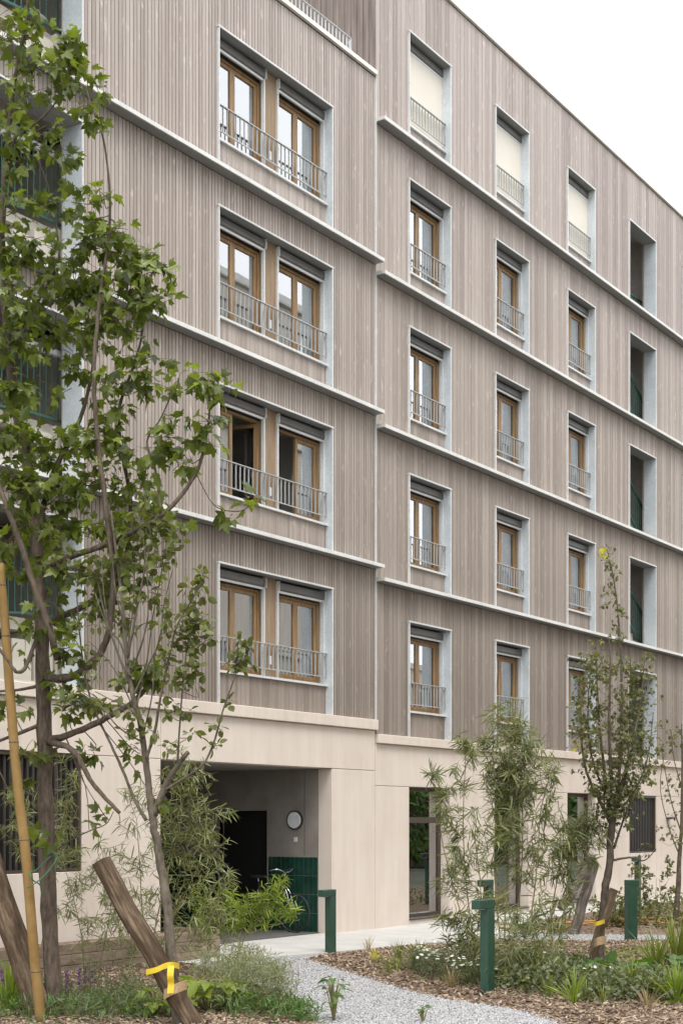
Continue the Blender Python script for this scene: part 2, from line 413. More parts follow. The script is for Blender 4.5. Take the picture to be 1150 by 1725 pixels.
def bed(name, poly):
    xs = [p[0] for p in poly]; ys = [p[1] for p in poly]; st = .11
    gx, gy = np.meshgrid(np.arange(min(xs)-.3, max(xs)+.3, st), np.arange(min(ys)-.3, max(ys)+.3, st))
    h = bed_z(poly, gx, gy)+.006*RNG.standard_normal(gx.shape)
    d = sdist(poly, gx, gy); ny, nx = gx.shape
    V = np.stack([gx, gy, h], -1).reshape(-1, 3)
    I = np.arange(nx*ny).reshape(ny, nx)
    q = np.stack([I[:-1,:-1], I[:-1,1:], I[1:,1:], I[1:,:-1]], -1).reshape(-1, 4)
    keep = (d[:-1,:-1] > -.2).ravel(); q = q[keep]
    used = np.unique(q); rem = -np.ones(nx*ny, int); rem[used] = np.arange(len(used))
    o = link(name, np_mesh(name, V[used], rem[q], M['soil'], True), None, (0,0,0))
    return tag(o, kind='structure')
g = MB(); g.v = [(-700,-700,-.04),(700,-700,-.04),(700,700,-.04),(-700,700,-.04)]; g.f = [(0,1,2,3)]
tag(g.build('ground', M['earth']), kind='structure')
pg = MB(); pg.prism([(-18,-16),(12,-16),(12,-1.0),(-18,-1.0)], 'z', -.03, 0.0)
tag(pg.build('gravel_path', M['gravel']), kind='structure')
edge = [(-18,-.9),(-7.2,-.95),(-6.5,-1.46),(-5.9,-1.6),(-5.16,-1.76),(-4.44,-1.98),(-3.67,-2.08),(-1.81,-2.37),(-.48,-2.67),(2,-2.9),(24,-3.0),(24,.2),(-18,.2)]
tag(MB().prism(edge, 'z', -.02, .025).build('pavement', M['pave']), kind='structure')
bed('mulch_bed', ISLAND); bed('mulch_bed', LEFTBED); bed('mulch_bed', BACKBED)

def scatter_stuff(name, V0, F0, P, size, mat, flat=.5, label=None, cat=None, smooth=False):
    """many small loose pieces joined as stuff; V0 template, P positions, random rotations"""
    n = len(P); yaw = RNG.uniform(0, 2*np.pi, n); t1 = RNG.normal(0, flat, n); t2 = RNG.normal(0, flat, n)
    def rot(a, ax):
        R = np.zeros((n,3,3)); c, s = np.cos(a), np.sin(a); i, j, k = ax
        R[:,k,k] = 1; R[:,i,i] = c; R[:,j,j] = c; R[:,i,j] = -s; R[:,j,i] = s; return R
    R = rot(yaw, (0,1,2)) @ rot(t1, (1,2,0)) @ rot(t2, (2,0,1))
    S = size*RNG.uniform(.55, 1.45, (n,1,1))
    V = np.einsum('nij,nkj->nki', R, V0[None]*S*RNG.uniform(.7, 1.3, (n,1,3)))+P[:,None,:]
    F = (F0[None]+(np.arange(n)*len(V0))[:,None,None]).reshape(-1, F0.shape[1])
    o = link(name, np_mesh(name, V.reshape(-1,3), F, mat, smooth), None, (0,0,0))
    return tag(o, label, cat, kind='stuff')
BOXV = np.array([(-1,-1,-1),(1,-1,-1),(1,1,-1),(-1,1,-1),(-1,-1,1),(1,-1,1),(1,1,1),(-1,1,1)], float)
BOXF = np.array([(0,3,2,1),(4,5,6,7),(0,1,5,4),(1,2,6,5),(2,3,7,6),(3,0,4,7)])
OCTV = np.array([(1,0,0),(-1,0,0),(0,1,0),(0,-1,0),(0,0,1),(0,0,-1)], float)*1.1
OCTF = np.array([(0,2,4),(2,1,4),(1,3,4),(3,0,4),(2,0,5),(1,2,5),(3,1,5),(0,3,5)])
def sample(n, x0, x1, y0, y1, test):
    x = RNG.uniform(x0, x1, n); y = RNG.uniform(y0, y1, n); k = test(x, y); return x[k], y[k]
def in_view(x, y, m=.02, tmax=40):
    vx, vy = x-CAMX, y-CAMY; z = vx*math.cos(PHI)+vy*math.sin(PHI); r = vx*math.sin(PHI)-vy*math.cos(PHI)
    return (np.abs(r/z) < 575/2400+m) & (z > 12.6) & (z < tmax)
for nm, poly, cnt, lab in (('bark_chips', ISLAND, 90000, 'brown bark mulch covering the island bed beside the path'),
                           ('bark_chips', LEFTBED, 64000, 'brown bark mulch under the maple by the timber planter'),
                           ('bark_chips', BACKBED, 9000, 'brown bark mulch of the far bed beyond the hoses')):
    xs = [p[0] for p in poly]; ys = [p[1] for p in poly]
    x, y = sample(cnt, min(xs), max(xs), min(ys), max(ys), lambda x, y: (sdist(poly, x, y) > -.04) & in_view(x, y, .03, 28))
    P = np.stack([x, y, bed_z(poly, x, y)+.006+np.abs(RNG.normal(0, .006, len(x)))], -1)
    P[:,2] = np.maximum(P[:,2], .008)
    scatter_stuff(nm, BOXV*np.array([.024,.009,.0035]), BOXF, P, 1.0, M['chip'], .35, lab, 'mulch')
def on_gravel(x, y):
    k = in_view(x, y, .01, 26) & ~point_in(edge, x, y)
    for p in (ISLAND, LEFTBED, BACKBED): k &= sdist(p, x, y) < .12
    return k
x, y = sample(260000, -11.5, 3, -9, -1.3, on_gravel)
scatter_stuff('gravel_stones', OCTV*np.array([1,.8,.6]), OCTF, np.stack([x, y, RNG.uniform(-.002, .008, len(x))], -1), .0105, M['stone'], .5,
              'pale grey gravel of the curving garden path', 'gravel')

# ================================================================== BUILDINGS
UNIT = {}
def unit_box(mat):
    if mat.name not in UNIT:
        m = MB().box(-.5,.5,-.5,.5,0,1); UNIT[mat.name] = np_mesh('board_mesh_'+mat.name, m.v, m.f, mat)
    return UNIT[mat.name]
def cut(iv, holes):
    out = [iv]
    for h0, h1 in holes:
        nx = []
        for a, b in out:
            if h1 <= a or h0 >= b: nx.append((a, b)); continue
            if h0 > a: nx.append((a, h0))
            if h1 < b: nx.append((h1, b))
        out = nx
    return [(a, b) for a, b in out if b-a > .01]
def clad(parent, x0, x1, bands, holes, pitch, gap, mat, vis, prefix_label=None, limit=300):
    """vertical boards storey by storey; the 300 largest in view as single boards, the rest joined"""
    pieces = []
    i0, i1 = math.floor(x0/pitch), math.ceil(x1/pitch)
    for (z0, z1) in bands:
        for i in range(i0, i1):
            a, b = max(x0, i*pitch+gap/2), min(x1, (i+1)*pitch-gap/2)
            if b-a < .01: continue
            edges = sorted({a, b, *[h[0] for h in holes if a < h[0] < b], *[h[1] for h in holes if a < h[1] < b]})
            for p, q in zip(edges[:-1], edges[1:]):
                if q-p < .008: continue
                mid = (p+q)/2
                for (s, t) in cut((z0, z1), [(h[2], h[3]) for h in holes if h[0] < mid < h[1]]):
                    pieces.append((p, q, s+.003, t-.003))
    def area(pc):
        p, q, s, t = pc
        if not (vis[0] < p and q < vis[1]): return 0
        return (q-p)*(t-s)*(1/(p+21.4+.7*14))**3
    pieces.sort(key=area, reverse=True)
    me = unit_box(mat); po = ORG[parent.name]
    for (p, q, s, t) in pieces[:limit]:
        o = bpy.data.objects.new('board', me); col.objects.link(o); o.parent = parent
        pr = random.uniform(0, .004)
        o.location = Vector(((p+q)/2, .012-pr, s))-po; o.scale = (q-p, .024, t-s)
    rest = pieces[limit:]
    if rest:
        m = MB()
        for (p, q, s, t) in rest:
            pr = random.uniform(0, .004); m.box(p, q, -pr, .024-pr, s, t)
        tag(m.build('boarding', mat, parent), kind='stuff')
def backing(parent, x0, x1, z0, z1, holes, y0, y1, mat, name='wall_core'):
    xs = sorted({x0, x1, *[min(max(h[k], x0), x1) for h in holes for k in (0, 1)]}); m = MB()
    for a, b in zip(xs[:-1], xs[1:]):
        mid = (a+b)/2
        for s, t in cut((z0, z1), [(h[2], h[3]) for h in holes if h[0] < mid < h[1]]): m.box(a, b, y0, y1, s, t)
    return m.build(name, mat, parent)

def rails(x0, x1, y, zt, zb, pitch=.108):
    m = MB(); m.box(x0, x1, y-.02, y+.02, zt-.014, zt); m.box(x0, x1, y-.012, y+.012, zb, zb+.014)
    n = max(2, round((x1-x0)/pitch))
    for i in range(n+1):
        x = x0+.006+(x1-x0-.012)*i/n; m.box(x-.005, x+.005, y-.0115, y+.0115, zb+.012, zt-.012)
    # end bracket bolted to the lining
    for x in (x0, x1): m.box(x-.004, x+.004, y-.018, y+.05, zt-.09, zt-.05)
    return m
def sash(win, xa, xb, za, zb, y, ang=0.0, hinge='L'):
    """one casement: wooden frame and its pane, optionally swung into the room"""
    w = .062; m = MB()
    m.box(xa, xa+w, y, y+.06, za, zb); m.box(xb-w, xb, y, y+.06, za, zb)
    m.box(xa+w, xb-w, y+.001, y+.059, zb-w, zb); m.box(xa+w, xb-w, y+.001, y+.059, za, za+w)
    g = MB().box(xa+w-.005, xb-w+.005, y+.026, y+.034, za+w, zb-w+.005)
    if ang:
        hx = xa if hinge == 'L' else xb; c, s = math.cos(ang), math.sin(ang)
        for mb in (m, g): mb.v = [(hx+(x-hx)*c-(yy-y)*s, y+(x-hx)*s+(yy-y)*c, z) for x, yy, z in mb.v]
    m.build('sash', M['frame'], win, bevel=.006); g.build('pane', M['glass'], win)
    if not ang:
        hd = MB(); hx = xa+w/2 if hinge == 'R' else xb-w/2
        hd.box(hx-.006, hx+.006, y+.0605, y+.10, (za+zb)/2-.05, (za+zb)/2+.05)
        hd.build('handle', M['rail'], win)
def window(bld, x0, x1, zb, head, units, wid, clad_mat, pitch, label=None, closed=False, opened=(), curtain=None):
    """steel-lined opening with boarded spandrel, sill, rail, blind boxes and wooden casements"""
    sill = head-1.66; T = .024
    m = MB()
    m.box(x0, x0+T, -.042, .24, zb+.002, head-T); m.box(x1-T, x1, -.042, .24, zb+.002, head-T)
    m.box(x0-.012, x1+.012, -.048, .24, head-T, head+.004)
    win = m.build('window', M['trim'] if wid % 2 else M['trim'], bld)
    # galvanised inner faces of the lining
    B('jamb_lining', M['galv'], win, (x0+T, x0+T+.003, -.03, .2395, zb+.004, head-T-.002)); B('jamb_lining', M['galv'], win, (x1-T-.003, x1-T, -.03, .2395, zb+.004, head-T-.002))
    B('soffit_lining', M['soffit_shade'], win, (x0+T+.004, x1-T-.004, -.03, .2395, head-T-.003, head-T))  # darker tone carries the shade under the window head
    a, b = x0+T+.004, x1-T-.004
    sp = MB(); i = 0; x = a
    while x < b-.02:
        q = min(x+.110, b); sp.box(x, q, .10, .12, zb+.003, sill-.040); x += .115
    tag(sp.build('spandrel_boards', clad_mat, win), kind='stuff')
    B('spandrel_backing', M['membrane'], win, (a, b, .125, .16, zb+.003, sill-.037))
    B('sill', M['trim'], win, (a, b, .05, .24, sill-.036, sill))
    rails(a, b, .085, sill+.54, sill+.12).build('railing', M['rail'], win)
    for ui, (u0, u1) in enumerate(units):
        zt = head-.245
        bx = MB(); bx.prism([(.12, head-.07), (.235, head-.07), (.235, head-.205), (.145, head-.205), (.12, head-.175)], 'x', u0+.012, u1-.012)
        bx.build('blind_box', M['blindbox'], win)
        B('blind_rail', M['trim'], win, (u0+.03, u1-.03, .14, .168, head-.24, head-.2055))
        B('blind_guide', M['trim'], win, (u0, u0+.028, .13, .19, sill+.001, head-.2065)); B('blind_guide', M['trim'], win, (u1-.028, u1, .13, .19, sill+.001, head-.2065))
        B('blind_bracket', M['trim'], win, (u1-.0115, u1-.001, .095, .236, head-.215, head-.05)); B('blind_bracket', M['trim'], win, (u0+.001, u0+.0115, .095, .236, head-.215, head-.05))
        f0, f1 = u0+.002, u1-.002; w = .050
        B('frame', M['frame'], win, (f0, f0+w, .241, .33, sill, zt), (f1-w, f1, .241, .33, sill, zt), (f0+w, f1-w, .242, .329, zt-w*.8, zt), (f0+w, f1-w, .242, .329, sill, sill+w), bevel=.005)
        B('frame_head', M['membrane'], win, (f0, f1, .242, .33, zt+.001, head-.03))
        if closed:
            B('blind', M['blind'], win, (u0+.029, u1-.029, .148, .153, sill+.012, head-.2065)); continue
        xm = (f0+f1)/2; za, zb2 = sill+w+.002, zt-w*.8-.002
        oL = (wid, ui, 'L') in opened; oR = (wid, ui, 'R') in opened
        sash(win, f0+w+.002, xm-.001, za, zb2, .26, math.radians(84) if oL else 0, 'L')
        sash(win, xm+.001, f1-w-.002, za, zb2, .26, -math.radians(70) if oR else 0, 'R')
        # the room behind
        r0, r1 = u0-.12, u1+.12
        rm = MB(); rm.box(r0, r1, 2.9, 2.95, sill-.9, head); rm.box(r0-.05, r0, .34, 2.9, sill-.9, head); rm.box(r1, r1+.05, .34, 2.9, sill-.9, head)
        rm.box(r0, r1, .34, 2.9, head, head+.05); rm.box(r0, r1, .34, 2.9, sill-.95, sill-.9)
        rm.build('room', M['room'], win)
        cs = curtain[ui] if curtain else None
        if cs:
            c0, c1 = f0+w+(f1-f0-2*w)*cs[0], f0+w+(f1-f0-2*w)*cs[1]; n = max(8, int((c1-c0)/.035)); cm = MB()
            for i in range(n+1):
                xx = c0+(c1-c0)*i/n; yy = .44+.022*math.sin(i*1.9)+.008*math.sin(i*.7); cm.v += [(xx, yy, sill-.3), (xx, yy, head-.15)]
            for i in range(n): cm.f.append((2*i, 2*i+2, 2*i+3, 2*i+1))
            cm.build('curtain', M['curtain'], win, smooth=True)
    if len(units) == 2:
        B('timber_post', M['post'], win, (units[0][1]+.001, units[1][0]-.001, .17, .33, sill+.001, head-.03))
        B('socket_plate', M['film'], win, ((units[0][1]+units[1][0])/2-.04, (units[0][1]+units[1][0])/2+.04, .155, .169, sill+.22, sill+.36))
    return win
def lined_opening(bld, name, x0, x1, zb, head, depth, back):
    T = .026; m = MB()
    m.box(x0, x0+T, -.045, depth, zb+.002, head-T); m.box(x1-T, x1, -.045, depth, zb+.002, head-T); m.box(x0-.01, x1+.01, -.05, depth, head-T, head+.004)
    w = m.build(name, M['trim'], bld)
    B('jamb_lining', M['galv'], w, (x0+T, x0+T+.003, -.035, depth, zb+.004, head-T-.004)); B('jamb_lining', M['galv'], w, (x1-T-.003, x1-T, -.035, depth, zb+.004, head-T-.004))
    B('soffit_lining', M['soffit_shade'], w, (x0+T+.004, x1-T-.004, -.035, depth, head-T-.003, head-T))
    r = MB(); e0, e1 = x0-.5, x1+.5
    r.box(e0, e1, back, back+.1, zb-.3, head+.3); r.box(e0-.1, e0, depth, back, zb-.3, head+.3); r.box(e1, e1+.1, depth, back, zb-.3, head+.3)
    r.box(e0, e1, depth, back, head+.3, head+.35); r.box(e0, x0, depth+.001, depth+.05, zb-.3, head+.3); r.box(x1, e1, depth+.001, depth+.05, zb-.3, head+.3)
    r.box(x0, x1, depth+.001, depth+.05, head, head+.3)
    r.build('recess_wall', M['wall_in'], w)
    B('threshold', M['stairconc'], w, (x0+T, x1-T, -.03, depth+.06, zb+.001, zb+.03))
    return w

def ledge(bld, zt, x0, x1):
    o = MB().prism([(-.215, zt-.062), (-.212, zt), (-.001, zt+.022), (-.001, zt-.052), (-.19, zt-.052), (-.19, zt-.062)], 'x', x0, x1).build('ledge', M['ledge'], bld)
    B('soffit_shade_panel', M['soffit_shade'], o, (x0+.004, x1-.002, -.189, -.004, zt-.062, zt-.053))  # underside split off so its colour can hold the ledge's shade
# ---------------------------------------------------------------- block with the wide double windows (left)
A = thing('apartment_building', 'timber clad block with wide double windows and dark passage below, left of the joint', 'building', (-7,0,0))
A_L, PA = -14.0, .076
A_ledge = [6.57, 9.34, 12.06]
A_bands = [(3.795,6.504),(6.57,9.274),(9.34,11.994),(12.06,15.375)]
A_head = [5.98, 8.75, 11.505, 14.275]
A_zb = [3.79, 6.57, 9.34, 12.06]
WX = (-4.44, -1.37); SX = (-9.85, -7.34); S_head = [6.09, 8.85, 11.61, 14.38]
A_holes = [(WX[0], WX[1], z, h) for z, h in zip(A_zb, A_head)]+[(SX[0], SX[1], z, h) for z, h in zip(A_zb, S_head)]
clad(A, A_L, -.022, A_bands, A_holes, PA, .014, M['cladA'], (-9.2, 0))
backing(A, A_L, 0, 3.795, 15.37, [(a, b, z-.03, h) for a, b, z, h in A_holes], .028, .24, M['membrane'])
opened = {(2, 0, 'R'), (2, 1, 'L')}
AU = [(-4.415, -3.06), (-2.72, -1.395)]
cur = [[(0, .35), (.5, .8)], None, [(0, .2), None], [(0.0, .4), (.55, 1)]]
lv = ['lowest', 'second', 'third', 'top']
cur_by = [[(.3, 1.0), (0, .62)], [(.0, .3), None], [(0, .25), (.5, 1)], [None, (.6, 1)]]
opened_idx = {(1, 0, 'R'), (1, 1, 'L')}
for i, (z, h) in enumerate(zip(A_zb, A_head)):
    w = window(A, WX[0], WX[1], z, h, AU, i, M['cladA'], PA, opened=opened_idx, curtain=cur_by[i])
    if i == 1: tag(w, 'double window with casements standing open')
for zt in A_ledge:
    ledge(A, zt, A_L, -.012)
# stepped stairs seen through the tall openings at the far left
for i, (z, h) in enumerate(zip(A_zb, S_head)):
    w = lined_opening(A, 'stair_opening', SX[0], SX[1], z, h, .34, 2.4)
    st = MB()
    st.box(-9.8, -6.86, .64, 2.3, z+.80, z+.97)
    for k in range(5):
        xx = -7.0-k*.40; st.prism([(xx-.34, z+.03+.0*k), (xx, z+.03), (xx, z+.90-.14*k), (xx-.05, z+.93-.14*k), (xx-.34, z+.93-.14*k)], 'y', .5, 1.1)
    st.build('stair', M['stairconc'], w)
    r = MB(); y = .56; zr0, zr1 = z+1.03, z+1.95
    for k in range(26):
        x = -6.9-k*.115; dz = -max(0, (-7.85-x))*.10
        r.box(x-.008, x+.008, y-.008, y+.008, zr0+dz, zr1+dz)
    r.bar((-6.88, y, zr0), (-7.85, y, zr0), .03); r.bar((-7.85, y, zr0), (-9.8, y, zr0-.195), .03)
    r.bar((-6.88, y, zr1), (-7.85, y, zr1), .04); r.bar((-7.85, y, zr1), (-9.8, y, zr1-.195), .04)
    r.build('railing', M['green_rail'], w)
    if i in (1, 2):
        fl = MB(); fl.bar((-6.95, y, zr1+.012), (-7.85, y, zr1+.02), .11, .09); fl.bar((-7.84, y, zr1+.02), (-8.75, y, zr1-.085), .12, .075)
        fl.build('wrapped_handrail', M['film'], w, bevel=.02)
# top coping and terrace rail
B('coping', M['coping'], A, (A_L, -.012, -.055, .34, 15.40, 15.475))
B('shadow_gap', M['membrane'], A, (A_L, -.013, .005, .3, 15.372, 15.399))
tr = rails(-9.5, -.42, .26, 15.98, 15.52); [tr.box(x-.02, x+.02, .24, .28, 15.476, 15.966) for x in (-9.5, -6.5, -3.45, -.42)]
tr.build('terrace_railing', M['rail'], A)
B('terrace_roof', M['roofing'], A, (A_L, -.01, .34, 11, 15.1, 15.25))
B('rear_wall', M['cream'], A, (A_L, -.01, 10.9, 11, 0, 15.1)); B('end_wall', M['cladA'], A, (A_L-.2, A_L-.001, 0, 11, 0, 15.4))
for a, b in ((3.795, 6.48), (6.6, 9.25), (9.37, 11.97), (12.09, 15.36)): B('joint_trim', M['trim'], A, (-.020, .002, -.03, .03, a, b))
# precast base
def panels(bld, lst, y1=.29):
    g = .004
    for (x0, x1, z0, z1) in lst: B('concrete_panel', M['cream'], bld, (x0+g, x1-g, 0, y1, z0+g, z1-g), bevel=.006)
panels(A, [(A_L,-10.1,2.88,3.6),(-10.1,-5.72,2.88,3.6),(-5.72,-.002,2.872,3.6),(-1.36,-.002,0,2.872),(-7.33,-5.72,0,2.88),(-9.95,-7.33,0,1.27),(A_L,-9.95,0,2.88)])
for a, b in ((A_L,-9.0),(-9.0,-3.6),(-3.6,.005)): B('cornice', M['cream'], A, (a+.003, b-.003, -.07, .3, 3.603, 3.787), bevel=.008)
lo = MB(); 
for k in range(26): lo.box(-9.9+.1*k, -9.9+.1*k+.035, .06, .14, 1.31, 2.85)
lb = B('barred_window', M['bronze'], A, (-9.95,-9.90,.02,.2,1.275,2.876), (-7.38,-7.334,.02,.2,1.275,2.876), (-9.9,-7.38,.02,.2,2.83,2.876), (-9.9,-7.38,.02,.2,1.275,1.31))
for k in range(26):
    x = -9.89+.1*k
    if x < -7.42: B('bar', M['bars'], lb, (x, x+.04, .06, .14, 1.311, 2.829))
B('pane', M['glass'], lb, (-9.9,-7.38,.2,.208,1.29,2.86)); B('room', M['wall_in'], lb, (-10.2,-7.2,2,2.1,0,2.9), (-10.2,-7.2,.3,2,2.9,2.95), (-10.2,-10.15,.3,2,0,2.9), (-7.25,-7.2,.3,2,0,2.9))
# passage
XW = -1.36
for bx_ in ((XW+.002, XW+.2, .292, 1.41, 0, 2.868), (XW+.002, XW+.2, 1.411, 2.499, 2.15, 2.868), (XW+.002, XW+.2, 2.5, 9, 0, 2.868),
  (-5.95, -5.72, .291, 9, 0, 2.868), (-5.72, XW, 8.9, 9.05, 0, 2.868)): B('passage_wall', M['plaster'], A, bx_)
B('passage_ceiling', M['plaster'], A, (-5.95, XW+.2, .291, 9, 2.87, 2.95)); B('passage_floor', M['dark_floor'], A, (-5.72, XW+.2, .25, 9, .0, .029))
dr = B('door', M['black'], A, (XW+.12, XW+.15, 1.415, 2.495, .03, 2.145))
B('door_frame', M['plaster'], dr, (XW-.004, XW+.1, 1.38, 1.41, .03, 2.18), (XW-.004, XW+.1, 2.5, 2.53, .03, 2.18), (XW-.004, XW+.1, 1.41, 2.5, 2.15, 2.18))
B('handle', M['chrome'], dr, (XW+.10, XW+.12, 2.38, 2.40, .8, 1.2))
B('wall_joint', M['membrane'], A, (XW-.001, XW+.003, .58, .588, 1.36, 2.86))
tm = MB().box(0,1,0,1,0,1); tile_me = np_mesh('tile_mesh', tm.v, tm.f, M['tile'])
for (ya, yb) in ((.3, 1.375), (2.535, 4.4)):
    for r_ in range(4):
        y = ya; zt0 = .035+r_*.326
        while y < yb-.04:
            w_ = min(.098, yb-y); o = bpy.data.objects.new('tile', tile_me); col.objects.link(o); o.parent = A
            o.location = Vector((XW-.004-random.uniform(0,.0015), y+.002, zt0))-ORG[A.name]; o.scale = (.0055, w_-.005, .318); y += .1
lm = MB(); lm.tube([(XW-.055, .77, 1.98), (XW+.001, .77, 1.98)], .165, 28)
wl = lm.build('wall_lamp', M['bars'], None, bevel=.004); tag(wl, 'round wall lamp with white disc and dark rim inside the passage', 'lamp')
MB().tube([(XW-.07, .77, 1.98), (XW-.056, .77, 1.98)], [.135, .145], 28).build('diffuser', M['lamp'], wl)
sw = B('door_switch', M['film'], None, (XW-.02, XW+.001, .74, .80, 1.60, 1.68)); tag(sw, 'small pale wall switch below the round lamp', 'switch')

# ---------------------------------------------------------------- taller block with single windows (right)
Bd = thing('apartment_building', 'taller timber clad block with columns of single windows and pale glazed ground floor', 'building', (10,0,0))
PB = .145; B_R = 21.0
B_ledge = [6.34, 9.10, 11.86, 14.63]
B_bands = [(3.545,6.274),(6.34,9.034),(9.10,11.794),(11.86,14.564),(14.63,17.95)]
B_zb = [3.54, 6.34, 9.10, 11.86, 14.63]; B_head = [5.70, 8.455, 11.21, 13.965, 16.72]
BC = [(1.09,2.63),(4.43,5.92),(7.78,9.25),(14.76,16.28),(18.1,19.6)]; BS = (11.2, 12.88)
B_holes = [(a, b, z, h) for (a, b) in BC+[BS] for z, h in zip(B_zb, B_head)]
clad(Bd, .02, B_R, B_bands, B_holes, PB, .010, M['cladB'], (0, 14.8))
backing(Bd, .004, B_R, 3.545, 17.95, [(a, b, z-.03, h) for a, b, z, h in B_holes], .028, .24, M['membrane'])
for ci, (a, b) in enumerate(BC):
    for i, (z, h) in enumerate(zip(B_zb, B_head)):
        c = [(.3, 1.0)] if (i in (0,)) else ([(.35, 1)] if (ci+i) % 2 else [(.5, 1.0)])
        w = window(Bd, a, b, z, h, [(a+.028, b-.028)], i, M['cladB'], PB, closed=(i == 4), curtain=c)
        if i == 4: tag(w, 'window with its cream blind lowered')
for zt in B_ledge:
    ledge(Bd, zt, -.004, B_R)
for i, (z, h) in enumerate(zip(B_zb, B_head)):
    w = lined_opening(Bd, 'stair_opening', BS[0], BS[1], z, h, .28, 2.4)
    r = MB(); y = .5; x0, x1 = BS[0]-.3, BS[1]+.46
    if i == 4:
        for k in range(19):
            x = x0+.13*k; r.box(x-.008, x+.008, y-.008, y+.008, z-.2, z+.75)
        r.bar((x0, y, z+.75), (x1, y, z+.75), .04)
    else:
        f = lambda x: z+1.54-.63*(x-12.38)
        for k in range(21):
            x = x0+.115*k; r.box(x-.008, x+.008, y-.008, y+.008, f(x)-.85, f(x))
        r.bar((x0, y, f(x0)), (x1, y, f(x1)), .045); r.bar((x0, y, f(x0)-.85), (x1, y, f(x1)-.85), .04)
        s = MB(); stp = .27
        for k in range(8):
            xx = x0+stp*k; zz = f(xx+stp/2)-.93; s.box(xx, xx+stp, .56, 1.6, zz-.22, zz)
        s.build('stair', M['stairconc'], w)
    r.build('railing', M['green_rail'], w)
    if i == 0: pass
B('roof_coping', M['coping'], Bd, (-.03, B_R, -.055, .4, 17.975, 18.07)); B('shadow_gap', M['membrane'], Bd, (.02, B_R, .005, .3, 17.952, 17.974))
B('roof', M['roofing'], Bd, (.004, B_R, .4, 11, 17.7, 17.8)); B('rear_wall', M['cream'], Bd, (.004, B_R, 10.9, 11, 0, 17.7)); B('end_wall', M['cladB'], Bd, (B_R+.001, B_R+.2, 0, 11, 0, 17.95))
# side wall above the neighbour's terrace: boards along the depth
B('side_core', M['membrane'], Bd, (.03, .2, .03, 11, 15.0, 17.95))
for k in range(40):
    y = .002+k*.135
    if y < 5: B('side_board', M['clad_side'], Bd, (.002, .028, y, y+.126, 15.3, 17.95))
# precast ground floor
panels(Bd, [(.002,3.55,2.605,3.37),(3.55,7.0,2.605,3.37),(7.0,10.4,2.605,3.37),(10.4,13.9,2.605,3.37),(13.9,B_R,2.605,3.37),
            (.002,1.15,0,2.605),(2.63,4.46,0,2.605),(5.95,7.85,0,2.605),(9.35,11.3,0,2.605),(12.98,B_R,0,2.605),(1.15,2.63,0,.11),(4.46,5.95,0,.11),(7.85,9.35,0,.11),(11.3,12.98,0,1.18)])
for a, b in ((.012,5.2),(5.2,10.6),(10.6,B_R)): B('cornice', M['cream'], Bd, (a+.003, b-.003, -.07, .3, 3.373, 3.537), bevel=.008)
for a, b in ((.004,1.14),(2.64,4.45),(5.96,7.84),(9.36,11.29),(12.99,B_R)): B('wall_core', M['membrane'], Bd, (a,b,.295,.4,0,3.5))
for (a, b) in ((1.154,2.626),(4.464,5.946),(7.854,9.346)):
    f = .07; w = B('tall_window', M['bronze'], Bd, (a, a+f, .2, .28, .115, 2.6), (b-f, b, .2, .28, .115, 2.6), (a+f, b-f, .2, .28, 2.53, 2.6), (a+f, b-f, .2, .28, .115, .2), (a+f, b-f, .2, .28, 1.93, 2.04))
    B('pane', M['glass'], w, (a+f, b-f, .236, .246, .2, 1.93)); B('pane', M['glass'], w, (a+f, b-f, .236, .246, 2.04, 2.53))
    B('sill', M['bronze'], w, (a-.003, b+.003, -.03, .2, .112, .135))
    B('room', M['wall_in'], w, (a-.3, b+.3, 3, 3.05, 0, 2.7), (a-.35, a-.3, .4, 3, 0, 2.7), (b+.3, b+.35, .4, 3, 0, 2.7), (a-.3, b+.3, .3, 3, 2.7, 2.75), (a-.3, b+.3, .3, 3, .0, .1))
    B('inner_panel', M['blind'], w, (a+.62, b-.09, .36, .40, .12, 2.55))
w4 = B('louvre_window', M['bronze'], Bd, (11.304,11.35,.02,.2,1.185,2.6), (12.93,12.976,.02,.2,1.185,2.6), (11.35,12.93,.02,.2,2.555,2.6), (11.35,12.93,.02,.2,1.185,1.22))
for k in range(16): B('louvre', M['bars'], w4, (11.37+.1*k, 11.41+.1*k, .06, .14, 1.221, 2.554))
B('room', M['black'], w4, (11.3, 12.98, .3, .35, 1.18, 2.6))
dl = B('wall_light', M['bars'], None, (13.62, 13.86, -.16, .001, 2.02, 2.07)); tag(dl, 'small dark flat wall light right of the louvred window', 'lamp')

# ---------------------------------------------------------------- houses across the court: out of frame, seen mirrored in the panes
def opposite(label, x0, x1, y, h, n):
    o = thing('apartment_building', label, 'building', ((x0+x1)/2, y, 0))
    B('wall', M['opp'], o, (x0, x1, y-8, y, 0, h)); B('coping', M['coping'], o, (x0-.1, x1+.1, y-8.1, y+.12, h, h+.3))
    st = (x1-x0)/n
    for fl in range(int(h/2.9)):
        B('ledge', M['ledge'], o, (x0, x1, y+.001, y+.2, 3+fl*2.9, 3.1+fl*2.9))
        for k in range(n):
            xx = x0+st*(k+.3); B('window', M['oppglass'], o, (xx, xx+1.4, y+.001, y+.05, 1.0+fl*2.9, 2.7+fl*2.9))
opposite('tall pale block across the court, seen only as a reflection in the left windows', -12, 27, -21, 23.4, 9)
opposite('low pale block across the court, seen only as a reflection in the right windows', 30, 75, -23, 9.6, 11)

